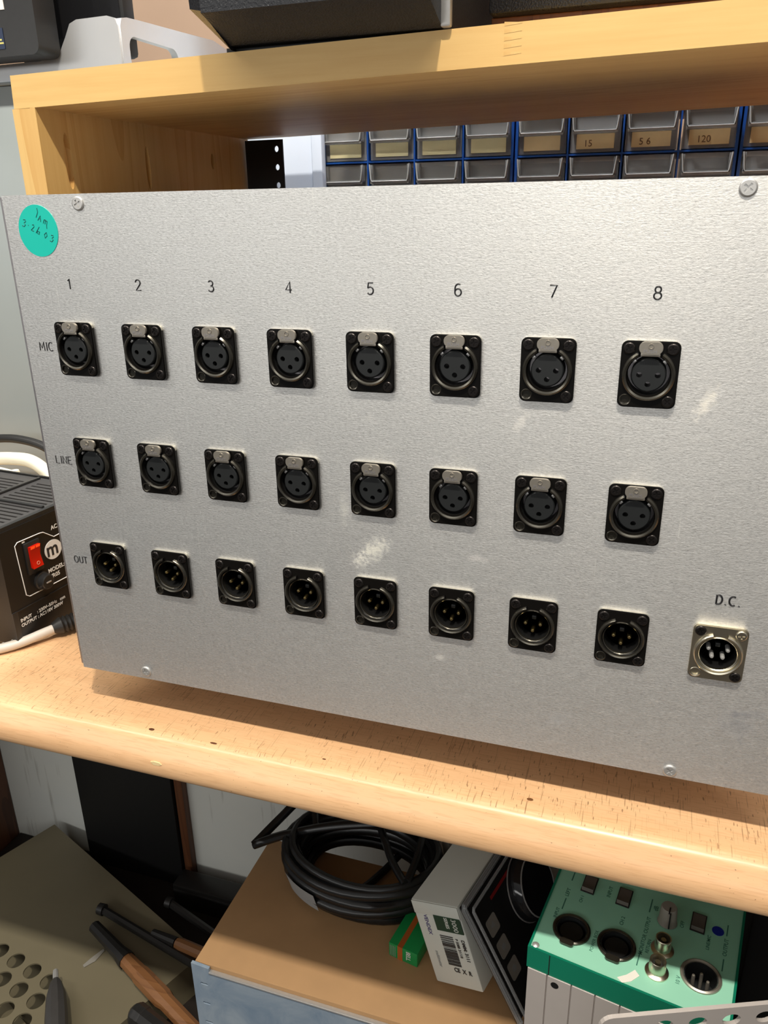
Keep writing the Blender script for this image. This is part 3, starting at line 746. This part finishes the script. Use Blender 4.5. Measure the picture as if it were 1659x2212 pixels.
text_mesh(': 230V~50Hz   con', 'printed_text', white_ink, tr, (23.6, -0.1, 21.9), (1, 0, 0), (0, 0, 1), 4.0, 0.07, xs=1.0)
text_mesh('OUTPUT', 'printed_text', white_ink, tr, (6.6, -0.1, 17.6), (1, 0, 0), (0, 0, 1), 4.0, 0.07)
text_mesh(': AC110V 300W', 'printed_text', white_ink, tr, (23.6, -0.1, 17.6), (1, 0, 0), (0, 0, 1), 4.0, 0.07)
MB().box(4, 116, -0.8, 0.4, 32, 32.6).box(0, 5, -0.8, 0.4, 2, 33, 0.3).build('seam', black_sat, tr, smooth=0)
# cords
pc = thing('power_cord', 'grey-white power cord with ribbed black end in front of the transformer', 'cord', (-150, 50, 0))
MB().tube(smooth_path([(-196, 8, 4.4), (-165, 27, 4.4), (-144, 46, 5.2), (-129.5, 67, 8), (-121, 82, 9.5)]), 3.9, 12).build('flex', grey_cord, pc)
pts = [Vector((-127, 71.5, 9.2)).lerp(Vector((-104, 106, 11)), k / 24) for k in range(25)]
rs = [(7.6 if (k % 2 == 0) else 6.2) if k > 4 else 4.4 + k * 0.75 for k in range(25)]
MB().tube(pts, rs, 14).build('strain_relief', rubber, pc)
d_ = (Vector((-129.5, 67, 8)) - Vector((-165, 27, 4.4))).normalized()
text_mesh('-Tangra A  2 x 0.75 mm', 'printed_text', lab_grey if False else icon_m, pc, (-162, 25.2, 5.6), (1, 1.13, 0.09), (-0.4, 0.36, 0.85), 4.2, 0.02)
wc = thing('cream_cable', 'thick cream cable looping behind the transformer', 'cable', (-220, 190, 0))
MB().tube(smooth_path([(-330, 200, 95), (-290, 200, 103), (-262, 200, 106), (-240, 200, 105), (-222, 198, 96), (-206, 194, 78), (-196, 190, 50), (-190, 186, 8)]), 6.4, 12).build('outer_loop', white_pl, wc)
MB().tube(smooth_path([(-330, 190, 84), (-285, 190, 95), (-262, 190, 95), (-238, 190, 89), (-218, 190, 76), (-206, 188, 50), (-200, 186, 8)]), 3.6, 10).build('inner_loop', white_pl, wc)
MB().lathe([(0, 80), (4.2, 80), (4.2, 99), (3.6, 100.5), (0, 100.5)], (-246, 184, 0), 'z', 16).build('cable_clip', white_pl, wc)
bc = MB().tube(smooth_path([(-340, 215, 112), (-290, 215, 120), (-262, 215, 121), (-236, 215, 116), (-214, 212, 104), (-196, 208, 80), (-186, 204, 8)]), 4.2, 12).build('black_cable', rubber)
tag(bc, 'black cable arched just behind the cream cable', 'cable')

# ================================================================ under the bench
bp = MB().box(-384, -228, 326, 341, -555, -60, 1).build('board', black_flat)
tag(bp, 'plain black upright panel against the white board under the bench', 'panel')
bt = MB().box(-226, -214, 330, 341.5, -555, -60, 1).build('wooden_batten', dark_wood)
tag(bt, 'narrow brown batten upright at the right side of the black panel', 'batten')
lc = thing('low_dark_filler', 'added low black box filling the dark space along the foot of the white board', 'case', (-180, 290, -555))  # added black box, stands in for the deep shade at the board's foot
MB().box(-222, -34, 292, 322, -555, -515, 3).build('case_body', black_pl, lc)
MB().box(-220, -36, 291, 292.5, -525, -522, 0.5).build('filler_edge', black_sat, lc)
# beige perforated case
pcA = -0.375
CO = (-440.7, 328.0)
CZ = -505
pcs = thing('perforated_metal_case', 'beige metal case with rows of round holes on the lower shelf', 'metal case', (CO[0], CO[1], CZ - 50), pcA)
def pcl(x, y):   # world -> local of the case
    dx, dy = x - CO[0], y - CO[1]; c_, s_ = math.cos(-pcA), math.sin(-pcA); return (dx * c_ - dy * s_, dx * s_ + dy * c_)
holes = []
p0 = pcl(-330.5, 127.6); p1 = pcl(-273.5, 117.0); step = ((p1[0] - p0[0]) / 2, (p1[1] - p0[1]) / 2)
q0 = pcl(-299.5, 97.7); row = (q0[0] - p0[0], q0[1] - p0[1])
for r_ in range(0, 4):
    for k in range(-3, 3 - (r_ + 1) // 2):
        cx = p0[0] + step[0] * k + row[0] * r_ - step[0] * (r_ // 2); cy = p0[1] + step[1] * k + row[1] * r_ - step[1] * (r_ // 2)
        if 12 < cx < 325 and -262 < cy < -12: holes.append(circ(cx, cy, 10.2, 24))
MB().prism([(0, -275), (343, -275), (343, 0), (0, 0)], 48, 50, holes, 'xy').build('perforated_top', beige_metal, pcs, smooth=0)
MB().box(0, 343, -275, -273, 0, 48).box(0, 343, -2, 0, 0, 48).box(0, 2, -273, -2, 0, 48).box(341, 343, -273, -2, 0, 48).box(2, 341, -273, -2, 0, 2).build('case_sides', beige_metal, pcs, smooth=0)
MB().box(20, 325, -255, -170, 12, 22, 2).build('inner_tray', beige_metal, pcs)

def tool(name, label, a, b, r, parts, cat):
    # a -> b axis; parts: (name, mat, [(t, r)...])
    t_ = thing(name, label, cat, a)
    A, B = Vector(a), Vector(b)
    for nm, mt, pr_ in parts:
        MB().tube([A.lerp(B, t) for t, _ in pr_], [rr_ for _, rr_ in pr_], 10).build(nm, mt, t_, smooth=30)
    return t_
tool('wooden_handled_tool', 'tool with faceted brown wooden handle lying beside the brown box', (-196.9, 159.8, -491.3), (-77.9, 108.3, -489.0), 9,
     [('handle', tool_wood, [(0.0, 9.15), (0.22, 9.84), (0.26, 10.98), (0.60, 11.21), (0.66, 9.38), (1.3, 9.15)]), ('ferrule', rubber, [(-0.55, 7.44), (-0.1, 8.58), (0.0, 10.53), (0.02, 10.53)])], 'hand tool')
tool('wooden_handled_tool', 'small light wooden handle end poking out left of the brown box', (-153.5, 199.9, -494.7), (-80.2, 190.7, -492.4), 7,
     [('handle', tool_wood, [(0.0, 6.29), (0.1, 7.55), (1.0, 7.55)]), ('ferrule', rubber, [(-0.5, 4.58), (-0.02, 6.41)])], 'hand tool')
tool('black_handled_tool', 'tool with ribbed black plastic handle at the bottom edge of the photo', (-151.2, 108.3, -492.4), (-34.5, 76.3, -492.4), 10,
     [('handle', black_sat, [(0.0, 6.87), (0.03, 10.87), (0.12, 12.01), (0.5, 12.01), (1.1, 12.01)]), ('ridge', black_sat, [(0.05, 12.47), (0.08, 12.93), (0.10, 12.13), (0.13, 12.93), (0.15, 12.13)])], 'hand tool')
tool('probe', 'dark grey tapered probe with bright metal tip on the perforated case', (-256.4, 114.1, -477.5), (-180.9, 23.7, -482.1), 10,
     [('grip', darkgrey_rub, [(0.10, 3.66), (0.14, 6.29), (0.28, 10.53), (0.5, 11.90), (0.8, 11.67), (1.1, 11.44)]), ('tip', steel, [(0.0, 2.75), (0.04, 3.20), (0.12, 3.20)])], 'probe')
for (lab, a, b, r) in (('longer of two black metal bars lying across the beige case', (-274.7, 218.2, -500.4), (-82.5, 174.7, -498.1), 5.1),
                       ('shorter black bar nearer the wall behind the other bar', (-205, 262.0, -512), (-60, 214, -508), 5.1)):
    t_ = thing('metal_bar', lab, 'metal bar', a, group='black bars on the lower shelf')
    MB().tube([a, b], r, 8).build('bar', rubber, t_)
    MB().lathe([(0, -6), (r + 2, -5), (r + 2.4, 3), (0, 4.58)], a, 'x', 14).build('bar_end', rubber, t_)
t_ = MB().tube([(-247.3, 145.0, -504.1), (-241.6, 156.4, -504.1), (-238.1, 171.3, -503.9)], [1.7, 3.4, 1.4], 5).build('tape_scrap', icon_m)
tag(t_, 'small scrap of pale tape on the dark top of the beige case', 'tape scrap')

# ---------------- brown topped box with blue front
BT = -314
sb = thing('storage_box', 'large box with brown fibreboard top and scuffed blue metal front', 'box', (120, 130, -555))
MB().box(-24, 272, 60, 218, BT - 8, BT, 0.8).build('lid', brown_card, sb)
MB().box(-22, 270, 60, 216, -555, BT - 8).build('box_body', brown_card, sb, smooth=0)
m = MB(); m.prism([(-26, -555), (274, -555), (274, BT - 5.5), (-8, BT - 5.5), (-8, BT - 1), (-26, BT + 0.4)], 56.5, 59.5,
                  [rrect(-18.5, -10.5, z - 1.3, z + 1.3, 1.2, 3) for z in (BT - 22, BT - 47, BT - 72)])
m.build('front_plate', blue_sheet_m, sb, smooth=0)
MB().box(-20, -9, 59.6, 60.4, BT - 80, BT - 12).build('backing_strip', tape_m, sb, smooth=0)
MB().box(-8, 274, 55.6, 60, BT - 6.4, BT - 4.6, 0.4).build('plate_lip', steel, sb)

# ---------------- cable coil
cc = thing('cable_coil', 'thick coil of black cable bound with a grey label on the brown box', 'cable coil', (92, 190, BT))
rng = random.Random(3)
def loop(cx, cy, z, rx, ry, r, wob=2.0, ph=0.0):
    pts = []
    for k in range(40):
        t = 2 * math.pi * k / 40
        pts.append((cx + (rx + wob * math.sin(3 * t + ph)) * math.cos(t), cy + (ry + wob * math.cos(2 * t + ph)) * math.sin(t), z + 1.2 * math.sin(2 * t + ph)))
    return pts
for i, (z, rx, ry, dx) in enumerate(((BT + 6.5, 76, 52, 2), (BT + 7, 64, 44, 4), (BT + 17, 78, 56, 0), (BT + 18, 68, 48, 2), (BT + 28, 80, 58, -2), (BT + 28, 69, 49, 1), (BT + 38, 79, 56, 0), (BT + 38, 71, 50, 2), (BT + 45, 75, 53, 1))):
    MB().tube(loop(92 + dx, 196, z, rx, ry, 5, 1.4, i * 1.7), 5.4 if i < 7 else 4.2, 9, closed=True).build('cable_turn', cable_m, cc)
m = MB()
ang0, ang1 = math.radians(222), math.radians(252)
bmv = []
for k in range(9):
    t = ang0 + (ang1 - ang0) * k / 8
    rx_, ry_ = 86.5, 64.5
    bmv.append((m.bm.verts.new((92 + (rx_ - 4) * math.cos(t), 196 + (ry_ - 4) * math.sin(t), BT + 8)), m.bm.verts.new((90 + rx_ * math.cos(t), 196 + ry_ * math.sin(t), BT + 30))))
for k in range(8): m.bm.faces.new((bmv[k][0], bmv[k + 1][0], bmv[k + 1][1], bmv[k][1]))
r_ = bmesh.ops.solidify(m.bm, geom=m.bm.faces[:], thickness=0.8)
lb = m.build('grey_label', lab_grey, cc, 'pale grey label wrapped round the coil')
# crossing strands
for i, pts in enumerate((
        [(-24, 182, BT + 24), (10, 190, BT + 40), (60, 200, BT + 56), (110, 215, BT + 60), (150, 235, BT + 52)],
        [(-24, 182, BT + 24), (-10, 212, BT + 34), (8, 240, BT + 48), (30, 252, BT + 60)],
        [(80, 250, BT + 52), (105, 215, BT + 52), (128, 180, BT + 50), (148, 158, BT + 48)],
        [(150, 160, BT + 50), (152, 190, BT + 56), (148, 225, BT + 60), (140, 250, BT + 62)],
        [(20, 248, BT + 62), (28, 225, BT + 54), (40, 200, BT + 48)],
        [(70, 150, BT + 2), (100, 185, BT + 5), (120, 235, BT + 5)])):
    MB().tube(smooth_path(pts), 4.6 if i < 2 else 3.8, 9).build('loose_strand', cable_m, cc)
gs = thing('grey_plastic_strip', 'short grey plastic strip leaning behind the white carton', 'strip', (175, 225, BT))
MB().box(-4, 4, -2, 2, 0, 66, 1, M=Matrix.Translation((176, 226, BT)) @ Matrix.Rotation(-0.12, 4, 'Y')).build('strip', icon_m, gs)
MB().box(190, 214, 214, 238, BT, BT + 60, 2).build('block', rubber, gs)

# ---------------- white carton
Rm = Matrix(((0.918, 0.244, -0.313), (-0.225, 0.970, 0.095), (0.326, -0.017, 0.945)))
cw = thing('meter_carton', 'white carton with dark green square and barcode on its end', 'carton', (167, 113.5, -232.3), mat3=Rm)
CWd, CH = 47.6, 84.3
m = MB(); m.box(0, CWd, 0, 128, -CH, 0, 1.4); m.build('carton_body', carton_m, cw, smooth=30)
MB().box(0.5, CWd - 0.5, -0.9, 0.2, -13, -0.6, 0.5).build('end_flap', carton_m, cw)
gsq = MB().box(20, 46.5, -1.1, -0.5, -26.5, -12.5 + 1).build('green_square', dgreen, cw, smooth=0)
dn = (0, 0, -1); rt_ = (0, 0, -1)
text_mesh('3000', 'printed_text', carton_m, cw, (37.6, -1.2, -12.2), (0, 0, -1), (1, 0, 0), 6.6, 0.02)
text_mesh('SERIES', 'printed_text', carton_m, cw, (30.5, -1.2, -12.2), (0, 0, -1), (1, 0, 0), 4.6, 0.12, xs=0.85)
text_mesh('VENDEX', 'printed_text', purple, cw, (9, -0.3, -13.5), (0, 0, -1), (1, 0, 0), 5.0, 0.05, xs=1.05)
text_mesh('multimeter', 'printed_text', lab_grey, cw, (9.5, -0.3, -50), (0, 0, -1), (1, 0, 0), 4.6, 0.0, xs=0.8)
text_mesh('DMM: 3111', 'printed_text', black_ink, cw, (41, -0.3, -33), (0, 0, -1), (1, 0, 0), 4.6, 0.1, xs=1.0)
text_mesh('P 5088 31118', 'printed_text', black_ink, cw, (35.2, -0.3, -33), (0, 0, -1), (1, 0, 0), 3.6, 0.06, xs=0.95)
text_mesh('CE  X  R', 'printed_text', black_ink, cw, (24, -0.3, -68), (1, 0, -0.05), (0, 0, 1), 6.0, 0.2, xs=0.8)
text_mesh('fragile', 'printed_text', black_ink, cw, (24, -0.3, -74), (1, 0, -0.05), (0, 0, 1), 3.5, 0.1, xs=1.2) if False else None
rng = random.Random(5); m = MB(); z = -32.0
while z > -62:
    wz = rng.choice((0.35, 0.5, 0.9, 1.3)); m.box(20, 33, -0.35, -0.05, z - wz, z); z -= wz + rng.choice((0.4, 0.6, 1.0))
m.build('barcode', black_ink, cw, smooth=0)
# ---------------- blister pack leaning against the carton
A = Vector((212.5, 102, -216)); Bk = Vector((241, 218, -218)); Dn = Vector((268, 88, -312))
ax = (Bk - A).normalized(); az = (Dn - A); L_ = az.length; az = (az - ax * az.dot(ax)).normalized(); nrm = ax.cross(az).normalized()
if nrm.x < 0: nrm = -nrm
Rb = Matrix((ax, nrm, -az)).transposed()     # local x along depth, y outwards, z up the card
if Rb.determinant() < 0: nrm = -nrm; Rb = Matrix((ax, nrm, -az)).transposed()
bl = thing('blister_pack', 'clear-edged blister pack with black card and pale icon squares by the mixer', 'blister pack', tuple(A), mat3=Rb)
sgn = 1 if nrm.x > 0 else -1
def yy(v): return sgn * v
m = MB(); m.box(0, 130, min(yy(0), yy(1.2)), max(yy(0), yy(1.2)), -L_, 0, 0.4); m.build('backing_card', black_flat, bl)
m = MB()
m.tube([(129, yy(3), -1.5), (3, yy(3), -1.5), (1.5, yy(3), -3), (1.5, yy(3), -L_ + 1)], 2.6, 8); m.build('clear_rim', blister_m, bl)
m = MB()
m.tube([(129, yy(7), -7), (8, yy(7), -7), (6, yy(7), -9), (6, yy(7), -L_ + 1)], 1.4, 8); m.build('clear_ridge', blister_m, bl)
for k, (zx, xx) in enumerate(((-37, 26), (-58, 26), (-79, 26))):
    ic = MB().prism(rrect(xx - 8, xx + 8, zx - 7.5, zx + 7.5, 2.5, 4), yy(1.3), yy(1.6)).build('icon_square', icon_m, bl, smooth=0)
    MB().prism(circ(xx, zx, 3.6, 3 + k, 3.0, 1.2), yy(1.6), yy(1.75)).build('icon_mark', lab_grey, ic, smooth=0)
MB().box(38, 90, min(yy(1.3), yy(1.6)), max(yy(1.3), yy(1.6)), -22, -19, 0).build('red_stripe', red_print, bl, smooth=0)
m = MB(); m.lathe([(30, 0), (29, yy(10)), (26, yy(14)), (0, yy(15))], (88, yy(1), -46), 'y', 32); m.build('dome', dark_glass, bl)
m = MB()
for r_, h_ in ((30.2, 1.5), (26.5, 14)):
    m.tube([(88 + r_ * math.cos(t), yy(1 + h_), -46 + r_ * math.sin(t)) for t in [2 * math.pi * k / 36 for k in range(36)]], 0.7, 6, closed=True)
m.build('dome_rim', steel, bl)
# ---------------- green carton
gb = thing('green_carton', 'small green carton with orange band half under the white carton', 'carton', (152, 118, BT), math.radians(-10))
MB().box(-8, 21, 0, 40, 0, 16, 0.8).build('carton_body', green_card, gb)
MB().box(1, 6, -0.15, 40.1, 0, 16.1, 0).build('orange_band', orange_card, gb, smooth=0)
text_mesh('BELL', 'printed_text', carton_m, gb, (10, -0.2, 14.5), (0, 0, -1), (1, 0, 0), 6.0, 0.15, xs=0.85)
text_mesh('BELL', 'printed_text', carton_m, gb, (9, 3, 16.15), (1, 0, 0), (0, 1, 0), 5.0, 0.1) if False else None
for k in range(4):
    MB().box(-6.5 + k * 1.6, -6.0 + k * 1.6, -0.2, 0, 1.5, 14).build('small_print', icon_m, gb, smooth=0)

# ================================================================ field mixer (green)
MA = math.radians(-9.5)
mx = thing('field_mixer', 'portable mixer with mint green connector end and grey aluminium case', 'audio mixer', (280.5, -0.4, -555), MA)
MT = 435.0  # top in local z  (world -120)
MW, MD = 122.5, 118
rings = [(21.7, 25.7), (50.7, 27.1), (102.1, 28.2)]
MB().prism([(1.5, 1.5), (MW - 1.5, 1.5), (MW - 1.5, MD), (1.5, MD)], MT - 2, MT, [circ(x, y, 9.6, 30) for x, y in rings], 'xy').build('connector_plate', mint, mx, smooth=0)
m = MB(); m.prism([(0, 0), (MW, 0), (MW, MD + 2), (0, MD + 2)], MT - 17, MT + 0.6, [[(1.5, 1.5), (MW - 1.5, 1.5), (MW - 1.5, MD), (1.5, MD)]], 'xy')
m.build('green_surround', green_paint, mx, smooth=0)
MB().box(14.4, 15.0, -0.2, 0.5, MT - 17, MT).build('surround_joint', black_flat, mx, smooth=0)
m = MB(); m.box(1, MW - 1, 1, MD, 0, MT - 17)
for a, b in ((1, 13.6), (14.4, 29.5), (30.3, 44.6), (45.4, 60), (60.8, 90), (90.8, MW - 1)):
    m.box(a, b, -0.6, 1.2, 0, MT - 17.2, 0.3)
m.build('aluminium_case', mix_grey, mx, smooth=0)
MB().lathe([(2.6, -0.75), (2.2, -0.75), (0, -0.7)], (15.4 + 4, 0, MT - 23), 'y', 18, M=None).build('case_hole', void_m, mx)
for x, y in ((4.3, 3.4),):
    MB().lathe([(0, MT + 1.6), (1.2, MT + 1.5), (2.3, MT + 0.6), (2.3, MT)], (x, y, 0), 'z', 18).build('corner_screw', steel, mx)
for i, (x, y) in enumerate(rings):
    m = MB(); m.lathe([(12.4, MT), (12.2, MT + 0.9), (11.2, MT + 1.5), (10.2, MT + 0.9), (9.9, MT - 0.2)], (x, y, 0), 'z', 36)
    s_ = m.build('round_socket', black_ring if i < 2 else tab_m, mx)
    def fix(o):  # children of a part whose parent sits at the thing's origin
        return o
    MB().lathe([(9.95, MT + 0.3), (9.4, MT + 0.3), (9.3, MT - 13), (0, MT - 13)], (x, y, 0), 'z', 28).build('socket_cup', insert_m, s_)
    if i < 2:
        MB().lathe([(0, MT - 1.5), (7.4, MT - 1.5), (7.8, MT - 2), (7.8, MT - 12)], (x, y, 0), 'z', 28).build('contact_insert', void_m, s_)
        tb = rrect(x - 4.6, x + 4.6, y - 14.6, y - 10.2, 2.0, 5)
        MB().prism(tb, MT + 1.0, MT + 2.4, plane='xy').build('release_tab', black_ring, s_)
    else:
        for px, py in ((-4.2, 0.4), (0.2, 3.6), (4.4, -0.6)):
            MB().lathe([(0, MT - 1.0), (0.9, MT - 1.3), (1.1, MT - 2.2), (1.1, MT - 13)], (x + px, y + py, 0), 'z', 12).build('pin', tab_m, s_)
for x, y in ((23.0, 67.8), (47.1, 67.5), (95.3, 68.6)):
    b_ = MB().box(x - 4.6, x + 4.6, y - 8, y + 8, MT, MT + 0.8, 0.3).build('toggle_switch', black_sat, mx)
    MB().prism([(y - 7.2, MT + 0.6), (y - 6.8, MT + 3.6), (y - 1, MT + 1.8), (y + 6.8, MT + 1.4), (y + 7.2, MT + 0.6)], x - 3.9, x + 3.9, plane='yz').build('rocker', grey_switch, b_)
kx, ky = 76.7, 60.5
m = MB(); m.lathe([(6.4, MT + 0.5), (5.8, MT + 2), (5.2, MT + 12.5), (4.6, MT + 13.6), (0, MT + 13.8)], (kx, ky, 0), 'z', 24)
kb = m.build('gain_knob', grey_knob, mx)
MB().box(kx + 0.4, kx + 1.2, ky - 6.4, ky - 1, MT + 13.4, MT + 14.1).box(kx + 1.3, kx + 2.1, ky - 6.6, ky - 5.2, MT + 1, MT + 13.5).build('pointer_line', black_flat, kb, smooth=0)
for x, y in ((77.5, 37), (77.2, 19)):
    m = MB(); m.lathe([(7.2, MT), (7.2, MT + 1), (6.4, MT + 1.6), (5.2, MT + 2.2), (5.0, MT + 10), (4.7, MT + 10.4), (4.0, MT + 10.2), (3.9, MT + 3)], (x, y, 0), 'z', 24)
    b_ = m.build('bnc_connector', nickel, mx)
    MB().lathe([(3.9, MT + 5), (0, MT + 5)], (x, y, 0), 'z', 20).build('socket_cup', insert_m, b_)
    MB().lathe([(0, MT + 9), (1.6, MT + 9), (1.8, MT + 8), (1.8, MT + 5), (0.7, MT + 5)], (x, y, 0), 'z', 14).build('centre_contact', nickel, b_)
MB().prism(circ(107.5, 68, 3.7, 24, 3.7), MT, MT + 0.3, plane='xy').build('blue_dot', cobalt, mx, 'round blue sticker', smooth=0)
m = MB(); m.prism([(56.2, 4.0), (59.6, 1.4), (64.5, 5.0), (68.3, 11.2), (65.0, 14.2), (61.0, 8.4)], MT + 0.05, MT + 0.4, plane='xy')
m.build('tape_piece', tape_m, mx, 'short curved strip of white tape', smooth=0)
lines = MB()
for x, a, b in ((10.8, 66, 76), (11.4, 39, 49), (64.6, 63, 75), (65.2, 18, 28), (113, 66.5, 76), (113.2, 38, 47.5), (11, 88, 99)):
    lines.box(x - 0.35, x + 0.35, a, b, MT, MT + 0.12)
lines.build('printed_line', print_green, mx, smooth=0)
for tx, x, y, sz in (('LEFT', 12.3, 51, 3.6), ('INPUT', 38.2, 63, 3.6), ('CH 1', 22, 50, 3.0), ('CH 2', 51, 44, 3.4), ('POWER BOX', 38, 15, 3.0), ('MONITOR OUTPUT', 66.6, 27, 3.6), ('RETURN', 70, 30, 3.0),
                     ('OFF', 87, 60, 3.4), ('LINE/MIC', 104, 50, 3.0), ('OUTPUT', 114.5, 50, 3.6), ('10 V', 91, 16, 3.4), ('INPUT', 10, 30, 3.2), ('dB', 69.5, 66, 4.2)):
    text_mesh(tx, 'printed_text', print_green, mx, (x, y, MT + 0.06), (0, 1, 0), (-1, 0, 0), sz, 0.02, depth=0.03)

bk_ = thing('dark_filler_box', 'added plain black box filling the dark space right of the green mixer', 'cabinet', (560, 200, -555))  # added black box, stands in for the deep shade beside the mixer
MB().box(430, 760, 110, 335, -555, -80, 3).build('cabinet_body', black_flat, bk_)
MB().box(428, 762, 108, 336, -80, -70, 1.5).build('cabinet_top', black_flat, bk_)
# ================================================================ perforated bracket bottom right
ba = math.radians(23)
pk = thing('perforated_bracket', 'pale aluminium strip with oval holes standing at the bottom right', 'bracket', (328, -68, -555), ba)
m = MB(); hs = []
for k in range(5):
    cx = 17 + k * 19; hs.append(circ(cx, 475 - 9.5, 5.2, 20, 4.2))
out = [(0, 0), (140, 0), (140, 475)] + [(7 - 7 * math.sin(math.radians(a)), 468 + 7 * math.cos(math.radians(a))) for a in (0, 20, 40, 60, 80, 90)]
m.prism(out, 0, 2.4, hs); m.build('upright_plate', mix_grey, pk, smooth=0)
MB().box(0, 140, -30, 0, 0, 2.4).build('foot_plate', mix_grey, pk, smooth=0)
for o in bpy.data.objects:
    if '_b' in o: del o['_b']
